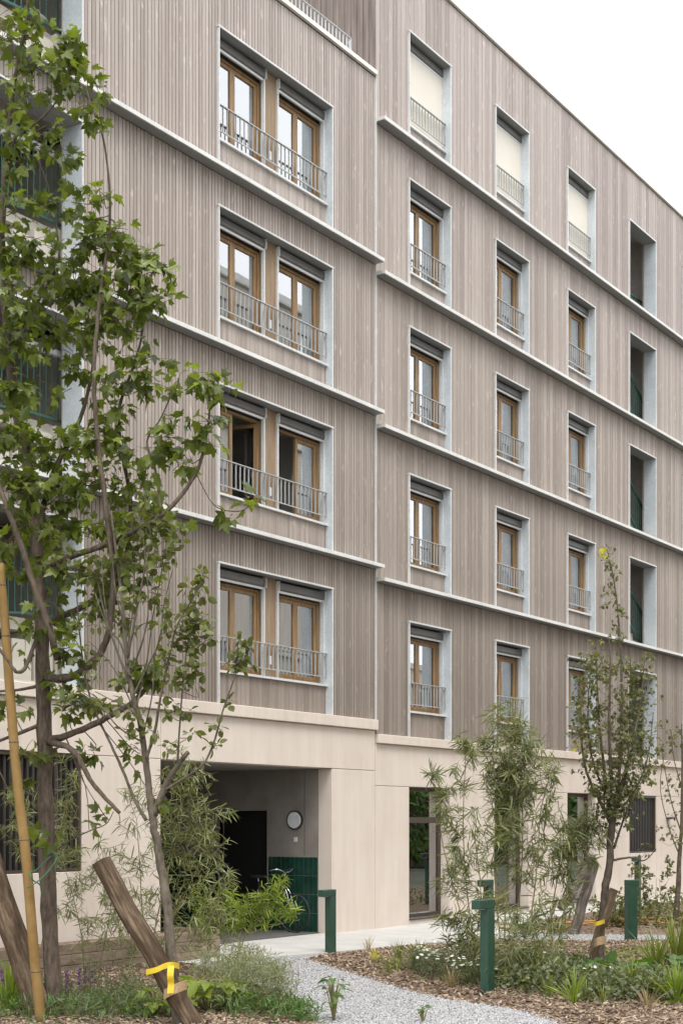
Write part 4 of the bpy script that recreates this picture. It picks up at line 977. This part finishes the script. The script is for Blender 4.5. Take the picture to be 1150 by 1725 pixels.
# ================================================================== SLIM ROUND-LEAVED TREE
b0 = (-11.4, -5.36, 0.0)
rt = thing('round_leaf_tree', 'slim many stemmed tree with small oval leaves beside the leaning stake', 'tree', (b0[0], b0[1], gz(b0[0], b0[1])-.02)); s2 = []
limb(rt, 'trunk', [(-11.4, -5.37, -0.04), (-11.42, -5.33, 0.27), (-11.44, -5.31, 0.54), (-11.46, -5.28, 0.98), (-11.48, -5.24, 1.37), (-11.52, -5.18, 1.76), (-11.54, -5.16, 1.92), (-11.56, -5.13, 2.2), (-11.58, -5.1, 2.5), (-11.61, -5.06, 2.86), (-11.66, -4.99, 3.19), (-11.65, -4.92, 3.53), (-11.63, -4.85, 3.98), (-11.63, -4.78, 4.43), (-11.66, -4.73, 4.88)], .06, .010, M['bark2'], 12, s2)
for pts, a, b in (([(-11.54, -5.16, 2.01), (-11.52, -5.28, 2.28), (-11.49, -5.41, 2.47), (-11.47, -5.52, 2.59)], .034, .022),
  ([(-11.53, -5.27, 2.24), (-11.46, -5.46, 2.35), (-11.4, -5.63, 2.47), (-11.34, -5.71, 2.66), (-11.29, -5.78, 2.96), (-11.24, -5.86, 3.23), (-11.2, -5.92, 3.45), (-11.15, -5.99, 3.59)], .014, .005),
  ([(-11.58, -5.1, 1.96), (-11.61, -4.98, 2.17), (-11.63, -4.86, 2.42), (-11.66, -4.73, 2.68), (-11.67, -4.54, 2.99), (-11.72, -4.47, 3.27), (-11.75, -4.42, 3.67), (-11.77, -4.39, 4.12)], .018, .006),
  ([(-11.66, -4.99, 3.19), (-11.67, -4.8, 3.59), (-11.7, -4.68, 3.93), (-11.74, -4.61, 4.32)], .014, .005), ([(-11.68, -4.97, 3.41), (-11.76, -4.93, 3.63), (-11.82, -4.85, 3.74), (-11.89, -4.75, 4.07)], .011, .004),
  ([(-11.68, -4.96, 3.47), (-11.68, -5.06, 3.85), (-11.64, -5.11, 4.18), (-11.6, -5.16, 4.51), (-11.57, -5.21, 4.84)], .014, .005), ([(-11.69, -5.03, 3.35), (-11.66, -5.17, 3.73), (-11.68, -5.22, 4.05), (-11.71, -5.18, 4.6)], .011, .004),
  ([(-11.62, -5.14, 2.53), (-11.61, -5.24, 2.8), (-11.62, -5.31, 3.07), (-11.61, -5.41, 3.45), (-11.6, -5.51, 3.76), (-11.51, -5.65, 4.04), (-11.46, -5.71, 4.26)], .016, .005),
  ([(-11.49, -5.41, 2.47), (-11.52, -5.46, 2.8), (-11.54, -5.52, 3.23), (-11.55, -5.59, 3.6), (-11.52, -5.63, 3.87)], .011, .004), ([(-11.65, -5.09, 2.86), (-11.75, -5.03, 3.02), (-11.87, -4.95, 3.07), (-11.96, -4.82, 3.15)], .010, .004),
  ([(-11.64, -5.11, 2.69), (-11.84, -5.0, 2.82), (-11.93, -4.87, 3.01), (-12.05, -4.69, 3.18)], .009, .004), ([(-11.68, -5.04, 3.13), (-11.61, -5.16, 3.41), (-11.55, -5.24, 3.63), (-11.52, -5.27, 3.96), (-11.48, -5.34, 4.29)], .011, .004),
  ([(-11.71, -5.01, 3.3), (-11.83, -4.92, 3.62), (-11.91, -4.89, 4.0), (-11.93, -4.87, 4.43)], .008, .003), ([(-11.65, -4.92, 3.53), (-11.58, -4.93, 3.92), (-11.53, -4.91, 4.32), (-11.55, -4.89, 4.77)], .008, .003),
  ([(-11.67, -5.07, 3.02), (-11.54, -5.08, 3.47), (-11.51, -5.12, 3.86), (-11.46, -5.19, 4.31), (-11.45, -5.2, 4.64)], .008, .003), ([(-11.66, -4.91, 3.75), (-11.78, -4.91, 4.07), (-11.8, -4.88, 4.4), (-11.84, -4.82, 4.73)], .008, .003),
  ([(-11.64, -5.11, 2.72), (-11.66, -5.25, 3.12), (-11.68, -5.31, 3.5), (-11.66, -5.43, 3.87), (-11.64, -5.46, 4.14)], .008, .003), ([(-11.64, -5.11, 2.8), (-11.67, -4.88, 3.25), (-11.72, -4.73, 3.48), (-11.78, -4.56, 3.65)], .008, .003)):
    limb(rt, 'branch', pts, a, b, M['bark2'], 7, s2)
cl2 = [(345,965,13,16,7),(335,1000,13,28,14),(325,1045,13,32,22),(310,1080,13,32,22),(340,1080,13,28,16),(290,1060,13.1,30,16),(320,1120,13,28,14),(300,1150,13,28,12),(275,1110,13.1,28,10),(410,1095,13.1,22,12),(400,1125,13.1,22,10),(415,1110,13.1,18,8),(385,1190,13.1,18,5),(370,1235,13.1,18,5),(360,1262,13.1,16,5),
 (330,1160,13.1,24,8),(285,1205,13.1,26,9),(310,1200,13.1,22,6),(325,1235,13.1,18,4),(265,960,13.2,34,16),(285,920,13.2,34,16),(250,900,13.2,34,16),(240,860,13.2,32,14),(280,880,13.2,28,10),(265,1010,13.2,32,14),(235,1010,13.2,28,10),(210,940,13.3,34,14),(165,960,13.4,34,14),(130,960,13.4,34,14),(110,930,13.5,30,12),(145,1050,13.4,28,8),(130,1100,13.4,28,8),(160,1140,13.4,24,7),(175,1190,13.3,24,7),(200,1150,13.3,24,7),(215,1200,13.2,24,8),(240,1210,13.1,20,5),(120,1180,13.3,20,6),(280,1260,13.1,20,5),(265,1230,13.1,20,5),(210,1240,13.2,20,5)]
P, D = grow(s2, [pix((*c[:4], int(c[4]*2.5))) for c in cl2], 5, .0025, M['twig'], rt, droop=.1, petiole=.025, upw=.8)
leaves('crown', ROUND, P, D, .094, M['round'], rt, .45, singles=300, var=(.55, 1.1))

# ================================================================== UPRIGHT SMALL-LEAVED TREE (right)
b0 = (-4.53, -6.4, -0.03)
st3 = thing('upright_tree', 'upright small leaved tree with pale trunk rising past the lowest windows', 'tree', (b0[0], b0[1], gz(b0[0], b0[1])-.03)); s3 = []
limb(st3, 'trunk', [(-4.49, -6.45, -0.09), (-4.5, -6.44, 0.31), (-4.48, -6.46, 0.77), (-4.46, -6.5, 1.15), (-4.43, -6.54, 1.49), (-4.43, -6.55, 1.8), (-4.41, -6.57, 2.06)], .055, .043, M['bark2'], 12, s3)
stems = [[(1031,1400),(1040,1330),(1046,1250),(1047,1150),(1042,1050),(1034,980),(1022,925)], [(1031,1395),(1022,1330),(1012,1250),(1006,1170),(1004,1090)], [(1032,1380),(1052,1310),(1068,1240),(1080,1170),(1086,1100)],
  [(1030,1385),(1005,1340),(985,1290),(978,1220),(980,1150)], [(1033,1365),(1028,1290),(1026,1200),(1028,1110),(1024,1070)], [(1040,1340),(1058,1270),(1060,1180),(1062,1100)], [(1044,1370),(1075,1320),(1092,1270),(1100,1200)], [(1034,1430),(1050,1380),(1066,1345),(1085,1310)],
  [(1033,1450),(1060,1445),(1085,1450),(1105,1430)], [(1020,1340),(995,1270),(990,1190),(996,1120)]]
for i, s in enumerate(stems):
    t = 18.3+[0,.25,-.2,.2,-.25,.3,-.1,-.3,.1,-.15][i]; n_ = len(s)
    limb(st3, 'branch', [WP(x, y, 18.3+(t-18.3)*min(1, k/2)) for k, (x, y) in enumerate(s)], .03 if i < 5 else .017, .005, M['bark2'], 7, s3)
cl3 = []
for y in range(930, 1075, 16): cl3.append((1033+(y-1000)*.10+random.uniform(-8,8), y, 18.3, 17, 14))
for s in stems:
    for (xa, ya), (xb, yb) in zip(s[:-1], s[1:]):
        if ya > 1420 or yb < 1075: continue
        for k in range(4):
            u = random.random(); cl3.append((xa+(xb-xa)*u+random.uniform(-9,9), ya+(yb-ya)*u+random.uniform(-8,8), 18.3+random.uniform(-.35,.35), 24, 22))
for k in range(26): cl3.append((random.uniform(975,1098), random.uniform(1100,1330), 18.3+random.uniform(-.5,.5), 24, 20))
for x, y in ((1085,1440),(1100,1425),(1070,1455),(1060,1390),(1078,1375),(965,1110),(975,1140)): cl3.append((x, y, 18.3, 16, 8))
P, D = grow(s3, [pix((*c[:4], int(c[4]*1.35))) for c in cl3], 5, .002, M['twig'], st3, droop=.25, petiole=.015, upw=.7)
leaves('crown', SMALL, P, D, .055, M['small'], st3, .6, var=(.6, 1.2))
P, D = grow(s3, [pix(c) for c in ((1020,935,18.3,10,6),(1015,920,18.3,8,5),(1012,1082,18.3,10,4),(960,1255,18.2,10,3))], 3, .0015, M['twig'], st3, petiole=.01)
leaves('young_leaves', SMALL, P, D, .085, M['yellowleaf'], st3, .6)
# thin tree at the right edge, farther back
b0 = (4.37, -3.96, -0.02)
ft = thing('thin_tree', 'thin sparse tree with bare lower twigs at the right edge', 'tree', (b0[0], b0[1], gz(b0[0], b0[1])-.03)); s4 = []
limb(ft, 'trunk', [(4.36, -3.94, 0.03), (4.39, -3.98, 0.88), (4.42, -4.02, 1.78), (4.43, -4.04, 2.91), (4.42, -4.03, 3.81)], .06, .012, M['bark2'], 9, s4)
for s in ([(1146,1400),(1130,1350),(1120,1300),(1112,1250)], [(1149,1330),(1135,1280),(1130,1230)], [(1147,1380),(1165,1330),(1170,1250)], [(1144,1440),(1128,1400),(1112,1330),(1118,1270)]):
    limb(ft, 'branch', [WP(x, y, 27) for x, y in s], .014, .004, M['twig'], 6, s4)
P, D = grow(s4, [pix((random.uniform(1110,1170), random.uniform(1215,1420), 27+random.uniform(-.4,.4), 16, 9)) for k in range(40)], 5, .002, M['twig'], ft, petiole=.01, upw=.6)
leaves('crown', SMALL, P, D, .07, M['small'], ft, .6)

# ================================================================== WILLOW-LIKE SHRUBS
def willow(name, label, stems, tufts, leaf, mat, r=.012, per=42, cat='shrub', tmpl=WILLOW, base=None, up_shoot=.9, stem_leaf=0, drp=.55, var=(.6, 1.15)):
    """stems listed by their points; tufts (x, y, depth, radius px, shoots): shoots closely set with narrow leaves"""
    x0, y0, t0 = stems[0][0]; b = WP(x0, y0, t0)
    t = thing(name, label, cat, (b[0], b[1], max(0, gz(b[0], b[1]))-.02)); st = []
    for s in stems:
        limb(t, 'stem', [WP(*p) for p in s], r, r*.35, M['stem'], 6, st, 5, .03)
    P, D = [], []; tw = MB()
    def shoot(a, e, n):
        a, e = Vector(a), Vector(e); md = a.lerp(e, .5)+rv(.02); T = catmull([a, md, e], 4); tw.tube(T, [r*.28]*len(T), 4, cap=False)
        ax = (e-a).normalized()
        for k in range(n):
            u = .15+.85*(k+random.random())/n; i = min(int(u*(len(T)-1)), len(T)-2); p = T[i].lerp(T[i+1], u*(len(T)-1)-i)
            d = rv(1.0); d = (d-ax*d.dot(ax)).normalized()*.9+ax*random.uniform(.25, 1.0); d.z -= drp*random.uniform(.2, 1.1)
            P.append(tuple(p)); D.append(tuple(d.normalized()))
    for (x, y, tt, rr, ns) in tufts:
        c = Vector(WP(x, y, tt)); R_ = rr*tt/2400
        for k in range(ns):
            s0 = nearest(st, c+Vector((0,0,-R_*.4))) if k == 0 else c+rv(R_*.30)
            d = rv(.6); d.z = abs(d.z)*.5+up_shoot*random.uniform(.1, 1.1); d.normalize(); e = c+rv(R_*.25)+d*R_*random.uniform(.5, 1.05)
            shoot(s0 if (Vector(s0)-e).length < R_*2.2 else c, e, int(per*random.uniform(.7, 1.3)))
    if stem_leaf:
        for k in range(stem_leaf):
            p = random.choice(st); d = rv(1.0); d.z = d.z*.4-.2; P.append(tuple(p)); D.append(tuple(d.normalized()))
    if tw.v: tag(tw.build('shoots', M['stem'], t), kind='stuff')
    leaves('foliage', tmpl, P, D, leaf, mat, t, .6, var=var)
    return t
willow('willow_shrub', 'tall slender willow shrub in front of the first glazed ground floor window',
  [[(812,1672,16.8),(800,1600,16.9),(786,1500,17),(780,1400,17),(782,1320,17),(786,1240,17)], [(812,1672,16.8),(790,1590,16.8),(765,1500,16.8),(745,1420,16.8),(735,1340,16.8),(722,1310,16.8)], [(812,1672,16.8),(812,1580,16.9),(808,1480,17),(800,1410,17),(806,1360,17)]],
  [(786,1250,17,24,3),(782,1290,17,30,4),(788,1330,17,22,2),(724,1310,16.8,18,3),(738,1345,16.8,26,3),(752,1385,16.8,32,4),(778,1400,17,34,4),(805,1420,17,38,5),(770,1440,17,34,3),(748,1470,16.8,30,3),(790,1470,17,36,4),(765,1510,17,40,4),(740,1500,16.8,30,2),(805,1520,17,34,4),(775,1555,16.9,38,4),(800,1590,16.9,36,4),(770,1600,16.9,34,3),(820,1560,16.9,30,3),(790,1560,16.9,34,4),(810,1620,16.8,34,4),(780,1630,16.8,30,3)], .165, M['willow'], .010, 34)
willow('willow_shrub', 'dense dark willow shrub topping the pale base beside the second ground floor window',
  [[(850,1650,17.6),(850,1560,17.8),(855,1460,18),(858,1370,18),(856,1290,18),(850,1230,18)], [(850,1650,17.6),(868,1560,17.8),(878,1470,18),(880,1380,18),(878,1290,18)], [(850,1650,17.6),(838,1540,17.8),(832,1450,18),(835,1350,18),(830,1280,18)], [(850,1650,17.6),(890,1560,17.7),(905,1450,17.7),(910,1370,17.7),(925,1310,17.7)]],
  [(845,1225,18,38,4),(862,1250,18,46,7),(845,1270,18,48,8),(880,1275,18,48,8),(862,1300,18,50,10),(835,1310,18,44,7),(890,1310,18,44,6),(860,1335,18,48,9),(925,1310,17.7,34,5),(910,1345,17.7,36,5),(845,1370,18,44,6),(880,1375,18,44,6),(900,1390,17.8,40,5),(855,1410,18,42,5),(885,1430,18,42,5),(905,1440,17.8,38,4),(870,1470,18,40,4),(840,1460,18,36,3),(895,1490,17.8,40,4),(850,1530,17.8,34,3),(910,1530,17.7,34,3),(850,1200,18,26,2),(880,1230,18,26,2),(815,1250,18,26,2),(860,1320,17.9,46,6),(840,1340,17.9,44,5),(885,1345,17.9,44,5),(820,1330,18,36,4),(865,1400,17.9,44,4)], .175, M['willow'], .012, 26)
willow('willow_shrub', 'drooping willow shrub in front of the grey log props',
  [[(930,1640,18.2),(928,1560,18.4),(935,1500,18.5),(950,1440,18.6),(975,1400,18.6)], [(930,1640,18.2),(945,1560,18.3),(955,1490,18.3),(940,1450,18.2)], [(930,1640,18.2),(905,1580,18.2),(900,1530,18.2)]],
  [(985,1395,18.6,40,6),(960,1420,18.5,46,8),(990,1420,18.6,40,5),(940,1450,18.4,44,8),(970,1450,18.5,44,6),(930,1480,18.3,36,4),(955,1480,18.4,40,4),(930,1530,18.3,36,3),(960,1530,18.4,36,3),(920,1560,18.2,36,4),(945,1570,18.2,34,3),(900,1560,18.2,34,3),(975,1430,18.4,44,5),(1005,1405,18.5,34,4)], .175, M['willow'], .012, 28)
willow('willow_shrub', 'low feathery willow growth behind the front green bollard',
  [[(860,1690,15.9),(865,1640,16.2),(860,1590,16.4),(850,1540,16.5)], [(860,1690,15.9),(890,1640,16.2),(905,1590,16.4),(900,1550,16.4)], [(860,1690,15.9),(840,1640,16.3),(825,1600,16.4)]],
  [(850,1545,16.5,34,5),(865,1580,16.4,38,5),(895,1570,16.4,38,5),(850,1610,16.3,40,6),(885,1610,16.3,40,6),(910,1600,16.3,36,4),(870,1640,16.2,40,6),(900,1640,16.2,38,5),(840,1640,16.2,34,5),(930,1620,16.3,34,4),(880,1665,16.1,36,5),(855,1660,16.1,34,5),(910,1660,16.1,34,5),(835,1600,16.3,32,4),(930,1655,16.2,30,4),(820,1640,16.3,26,3)], .14, M['willow'], .008, 34)
willow('willow_shrub', 'tall willow shrub in front of the dark passage mouth',
  [[(250,1640,17.6),(262,1560,17.6),(280,1480,17.6),(300,1400,17.6),(310,1330,17.6)], [(250,1640,17.6),(285,1560,17.5),(320,1490,17.5),(345,1430,17.5)], [(250,1640,17.6),(240,1540,17.7),(235,1450,17.7),(230,1380,17.7)], [(250,1640,17.6),(300,1580,17.4),(340,1530,17.4),(360,1500,17.4)]],
  [(310,1300,17.6,40,5),(330,1330,17.6,48,8),(295,1340,17.6,48,8),(350,1370,17.5,44,7),(315,1375,17.6,50,9),(280,1390,17.6,44,6),(340,1410,17.5,48,8),(300,1425,17.6,48,7),(260,1430,17.7,40,4),(225,1400,17.7,38,3),(330,1450,17.5,48,8),(365,1440,17.5,34,4),(290,1470,17.6,46,6),(340,1490,17.5,48,7),(310,1520,17.5,48,7),(365,1500,17.4,40,5),(235,1470,17.7,38,3),(270,1520,17.6,44,5),(350,1545,17.4,48,8),(310,1570,17.4,46,6),(240,1540,17.7,38,3),(205,1450,17.7,28,2),(275,1580,17.5,44,5),(380,1560,17.4,44,6),(345,1590,17.4,36,4),(180,1440,17.6,34,3),(190,1500,17.6,36,3),(210,1350,17.7,34,3),(250,1350,17.7,34,3),(215,1550,17.6,36,3),(180,1560,17.6,34,3)], .16, M['willow'], .012, 18)
willow('willow_shrub', 'thin stemmed willow shrub rising from the mulch between maple and stake',
  [[(150,1700,15.2),(142,1640,15.2),(136,1570,15.2),(120,1500,15.2),(105,1450,15.2)], [(160,1705,15.2),(170,1620,15.3),(185,1540,15.3),(190,1460,15.3)], [(215,1700,15.2),(205,1620,15.2),(200,1550,15.2)], [(245,1715,15.2),(225,1640,15.2),(222,1570,15.2)]],
  [(108,1450,15.2,38,5),(125,1500,15.2,44,6),(115,1540,15.2,34,4),(160,1490,15.3,40,4),(190,1470,15.3,40,5),(175,1530,15.3,44,5),(205,1520,15.3,40,4),(150,1570,15.2,40,4),(210,1570,15.2,40,5),(180,1590,15.2,40,4),(130,1610,15.2,32,3),(215,1620,15.2,36,4),(165,1640,15.2,34,3),(225,1660,15.2,30,3)], .12, M['willow'], .008, 24)
willow('willow_shrub', 'pale willow shrub before the barred window behind the maple trunk',
  [[(60,1640,17.2),(55,1540,17.2),(45,1450,17.2),(35,1380,17.2)], [(60,1640,17.2),(80,1540,17.2),(95,1450,17.2),(105,1380,17.2),(120,1330,17.2)]],
  [(35,1370,17.2,44,5),(20,1400,17.2,44,5),(50,1420,17.2,44,5),(100,1370,17.2,40,4),(120,1335,17.2,34,3),(110,1410,17.2,40,4),(15,1450,17.2,38,3),(130,1430,17.2,34,3),(90,1470,17.2,38,3)], .14, M['willow'], .010, 30)
HX, HY = RNG.uniform(-14, 62, 26000), RNG.normal(0, .45, 26000)-18.2
hd_ = thing('hedge', 'unseen hedge added across the court to darken the ground floor reflections', 'hedge', (24, -18.2, 0))  # out of view, added to give the ground floor panes dark reflections
leaves('foliage', ROUND, np.stack([HX, HY, RNG.uniform(.05, 3.6, 26000)+.5*np.sin(HX*.7)], -1), RNG.normal(0, 1, (26000, 3)), .34, M['broad'], hd_, .6)
B('core', M['bark'], hd_, (-14, 62, -18.5, -17.9, 0, 3.0))
willow('leafy_shrub', 'bright lime green leafy shrub in front of the green tiles',
  [[(392,1645,18),(405,1600,18),(415,1575,18),(440,1545,18),(470,1515,18)], [(405,1600,18),(400,1560,18),(408,1530,18)], [(415,1575,18),(460,1560,18),(505,1550,18)], [(415,1575,18),(430,1535,18),(450,1500,18)]],
  [(470,1505,18,32,4),(450,1535,18,36,6),(480,1535,18,34,5),(500,1548,18,26,4),(430,1545,18,38,6),(410,1540,18,34,4),(460,1560,18,34,4),(425,1570,18,32,3),(400,1560,18,24,2)], .13, M['lime'], .010, 24, tmpl=LANCE, drp=.1)
willow('leafy_shrub', 'low bright green shrub spilling over the planter corner before the passage',
  [[(345,1625,18.6),(350,1590,18.6),(360,1560,18.6)], [(345,1625,18.6),(375,1590,18.5),(395,1560,18.5)]],
  [(360,1530,18.6,38,5),(385,1530,18.6,36,5),(350,1560,18.6,40,6),(380,1565,18.6,38,5),(330,1550,18.6,34,4),(400,1545,18.6,30,3)], .12, M['lime'], .010, 24, tmpl=LANCE, drp=.15)
willow('leafy_shrub', 'small leafy seedling on the gravel before the passage', [[(385,1650,17.4),(395,1625,17.4),(402,1600,17.4)], [(385,1650,17.4),(378,1610,17.4),(372,1585,17.4)]],
  [(402,1598,17.4,26,3),(385,1605,17.4,26,3),(372,1585,17.4,22,2),(430,1618,17.4,18,2)], .10, M['willow'], .006, 14, tmpl=LANCE, drp=.0)
# undergrowth along the far wall
for (x, y, t, w, h, lab) in ((1095,1540,27,36,60,'loose reddish stemmed shrub below the louvred window'), (1065,1560,26,30,34,'low green shrub left of the broad bollard in the far bed'), (1130,1575,25.5,36,28,'low shrub at the right edge beyond the hoses'), (1035,1560,25.5,24,40,'small round leaved shrub beside the grey log props')):
    s = [[(x, y+30, t), (x+random.uniform(-w,w)*.6, y-h*.2, t), (x+random.uniform(-w,w), y-h, t)] for k in range(5)]
    tf = [(x+random.uniform(-w,w), y+20-random.random()*h*1.6, t+random.uniform(-.4,.4), 18, 3) for k in range(16)]
    willow('garden_shrub', lab, s, tf, .07, M['small'], .008, 12, tmpl=SMALL, drp=.1)

# ================================================================== LOW PLANTS
def tuft(name, label, x, y, n, L, mat, cat='plant', spread=.5, tmpl=BLADE, single=0, z=None, rad=.06):
    zz = gz(x, y) if z is None else z; t = thing(name, label, cat, (x, y, zz))
    a = RNG.uniform(0, 2*np.pi, n); r = RNG.uniform(0, rad, n); el = RNG.normal(0, spread, n)
    P = np.stack([x+r*np.cos(a), y+r*np.sin(a), np.full(n, zz-.01)], -1)
    D = np.stack([np.sin(el)*np.cos(a), np.sin(el)*np.sin(a), np.abs(np.cos(el))+.05], -1)
    V0, F0 = tmpl; R = frames(D, np.stack([-np.cos(a), -np.sin(a), np.full(n, .8)], -1), .2)
    S = L*RNG.uniform(.5, 1.1, n); V = np.einsum('nij,kj->nki', R, V0*np.array([1,1,1]))*S[:,None,None]+(P-np.array([x,y,zz]))[:,None,:]
    F = (F0[None]+(np.arange(n)*len(V0))[:,None,None]).reshape(-1, 3)
    o = link('blades', np_mesh('blades', V.reshape(-1,3), F, mat, True), t, (x, y, zz)); tag(o, kind='stuff'); return t
for (px, py, n, L, mt, sp, lab) in ((967,1700,60,.42,'lime',.45,'bright yellow green grass tuft in front of the slim stake'), (925,1690,50,.30,'grass',.5,'low dry grass tuft at the path edge right of the front bollard'), (1065,1690,70,.42,'grass',.6,'loose arching grass tuft before the big leaved plant'), (1140,1700,90,.55,'lime',.5,'bright grass clump at the lower right corner'),
  (1140,1655,110,.75,'grass',.45,'tall green grass clump at the right edge'), (1105,1660,70,.6,'grass',.5,'upright green grass between big leaves and right edge'), (1015,1705,40,.25,'grass',.7,'small grey green grass tuft on the front mulch'), (620,1608,36,.22,'straw',.4,'small dry stalk tuft at the mulch tip by the pavement'),
  (632,1625,26,.20,'yellowleaf',.6,'small yellowing plant on the mulch tip'), (700,1640,120,.36,'grass',.5,'fresh green grass clump at the left end of the daisies'), (672,1630,60,.3,'grass',.5,'thin grass tuft on the mulch left of the daisies'), (985,1695,60,.3,'grass',.6,'short tuft beside the stake foot'),
  (20,1715,110,.55,'lime',.6,'bright green strap leaved clump at the lower left corner'), (75,1708,70,.38,'broad',.7,'dark green low clump at the maple foot'), (1090,1712,40,.3,'straw',.6,'dry tuft on the mulch at the bottom right'), (760,1672,70,.26,'straw',.6,'dry grass tuft before the daisies')):
    x, y, _ = WG(px, py); tuft('grass_tuft', lab, x, y, n, L, M[mt], 'grass', sp)
# daisies: an uncountable flowering mat
def mat_patch(name, label, cells, hgt, lf, mat, n, fl=None, nfl=0, tmpl=SMALL):
    P, D = [], []
    fp = []
    for k in range(n):
        px, py, r = random.choice(cells); x, y, _ = WG(px+random.gauss(0, r), py+random.gauss(0, r*.35)); z = gz(x, y)+random.random()*hgt
        P.append((x, y, z)); d = rv(1); d.z = abs(d.z); D.append(tuple(d.normalized()))
    c = WG(cells[0][0], cells[0][1]); t = thing(name, label, 'plants', (c[0], c[1], gz(c[0], c[1]))); t['kind'] = 'stuff'
    leaves('foliage', tmpl, P, D, lf, mat, t, .6)
    if fl:
        n_ = 8; V = [(0,0,.006)]+[(math.cos(a)*(1 if k % 2 else .62), math.sin(a)*(1 if k % 2 else .62), 0) for k, a in enumerate(np.linspace(0, 2*np.pi, 17)[:-1])]
        F = np.array([(0, 1+i, 1+(i+1) % 16) for i in range(16)]); FP, FD = [], []
        for k in range(nfl):
            px, py, r = random.choice(cells); x, y, _ = WG(px+random.gauss(0, r), py+random.gauss(0, r*.3)); FP.append((x, y, gz(x, y)+hgt*random.uniform(.8, 1.15))); FD.append((random.gauss(0,1), random.gauss(0,1), .1))
        leaves('flowers', (np.array(V), F), FP, FD, .026, fl, t, .35)
    return t
mat_patch('daisy_patch', 'mat of small white daisies beside the front bollard', [(725,1655,16),(760,1662,18),(790,1668,14),(745,1650,16),(705,1645,12),(775,1648,16),(800,1655,12)], .30, .075, M['willow_dark'], 5200, M['petal'], 230, WILLOW)
mat_patch('ground_cover', 'low green ground cover right of the front bollard', [(860,1672,22),(900,1676,20),(940,1672,20),(985,1680,20),(1030,1688,22),(1075,1690,22),(1110,1680,20),(1140,1690,18),(1000,1665,18),(960,1655,18),(900,1655,18)], .24, .06, M['willow_dark'], 7600, M['petal'], 40)
mat_patch('ground_cover', 'low grey green growth under the maple at the lower left', [(120,1712,30),(200,1700,30),(60,1700,30),(250,1715,26),(170,1725,30)], .22, .09, M['willow_dark'], 3600, None, 0, WILLOW)
mat_patch('ground_cover', 'scattered low weeds on the mulch near the far bollard', [(1010,1620,30),(1060,1625,26),(1110,1630,24),(900,1615,20),(660,1640,14)], .10, .05, M['grass'], 900)
mat_patch('ground_cover', 'green weeds along the bottom edge below the maple', [(20,1722,26),(90,1722,26),(160,1722,24),(230,1720,24),(410,1720,24),(470,1724,20),(510,1728,14)], .20, .085, M['broad'], 2600, None, 0, LANCE)
mat_patch('ground_cover', 'pale feathery growth at the left edge of the gravel path', [(400,1690,24),(440,1706,20),(420,1675,18),(470,1716,14),(385,1710,20),(350,1690,20)], .48, .10, M['fennel'], 5200, None, 0, WILLOW)
mat_patch('ground_cover', 'low weeds along the far wall behind the hoses', [(1060,1555,20),(1110,1550,22),(1140,1545,20),(1020,1555,16)], .35, .06, M['small'], 1800)
# big leaved plant, bottom right: every leaf a piece
def rosette(name, label, px, py, n, L, mat, tmpl, hgt=.18, spread=.35, jit=.35):
    x, y, _ = WG(px, py); z = gz(x, y); t = thing(name, label, 'plant', (x, y, z)); P, D = [], []; st = MB()
    for k in range(n):
        a = random.uniform(0, 2*math.pi); r = spread*random.uniform(.15, 1); h = hgt*random.uniform(.5, 1.2)
        e = Vector((x+r*math.cos(a), y+r*math.sin(a), z+h)); st.tube(catmull([(x, y, z-.02), Vector((x, y, z)).lerp(e, .6)+Vector((0,0,h*.25)), e], 3), [.006]*4+[.004]*3, 5)
        P.append(tuple(e)); D.append((math.cos(a), math.sin(a), random.uniform(-.35, .15)))
    st.build('stalks', M['stem'], t, smooth=True); leaves('foliage', tmpl, P, D, L, mat, t, jit, singles=n); return t
rosette('broad_leaf_plant', 'low plant with very large lobed dark green leaves by the slim stake', 1060, 1668, 26, .34, M['broad'], LOBED, .22, .5)
rosette('broad_leaf_plant', 'second large lobed leaf plant nearer the right edge', 1115, 1665, 18, .32, M['broad'], LOBED, .25, .45)
rosette('lobed_plant', 'small upright plant with toothed green leaves at the bottom of the path', 562, 1720, 22, .11, M['broad'], LOBED, .36, .15)
rosette('lobed_plant', 'pale green lobed leaf plant at the foot of the thick stake', 350, 1712, 40, .20, M['lime'], MAPLE, .26, .40)
rosette('lobed_plant', 'pale green lobed leaf plant left of the stake foot at the bottom', 262, 1722, 16, .18, M['lime'], MAPLE, .20, .25)
rosette('seedling', 'tiny sparse seedling on the gravel path', 712, 1722, 9, .06, M['broad'], SMALL, .14, .08)
# purple flower spikes
for i, (px, py) in enumerate(((143,1668),(151,1664),(158,1668),(113,1680),(8,1690),(2,1672),(134,1672))):
    labs = ['purple flower spike, middle left one of the group right of the maple trunk', 'purple flower spike, tallest of the group right of the maple trunk', 'purple flower spike, rightmost of the group by the thick stake', 'purple flower spike standing alone just right of the maple trunk', 'purple flower spike at the left picture edge, lower one', 'purple flower spike at the left picture edge, upper one', 'purple flower spike, leftmost of the group right of the maple trunk']
    x, y, _ = WG(px, py+22); z = gz(x, y); t = thing('flower_spike', labs[i], 'flower', (x, y, z), 'purple flower spikes'); h = .34
    MB().tube([(x, y, z), (x+.01, y, z+h*.6), (x+.005, y, z+h)], .004, 5).build('stalk', M['stem'], t)
    n = 70; P = [(x+random.gauss(0,.008), y+random.gauss(0,.008), z+h*(.45+.55*k/n)) for k in range(n)]; D = [tuple(rv(1).normalized()) for k in range(n)]
    leaves('flowers', SMALL, P, D, .028, M['purple'], t, .6)
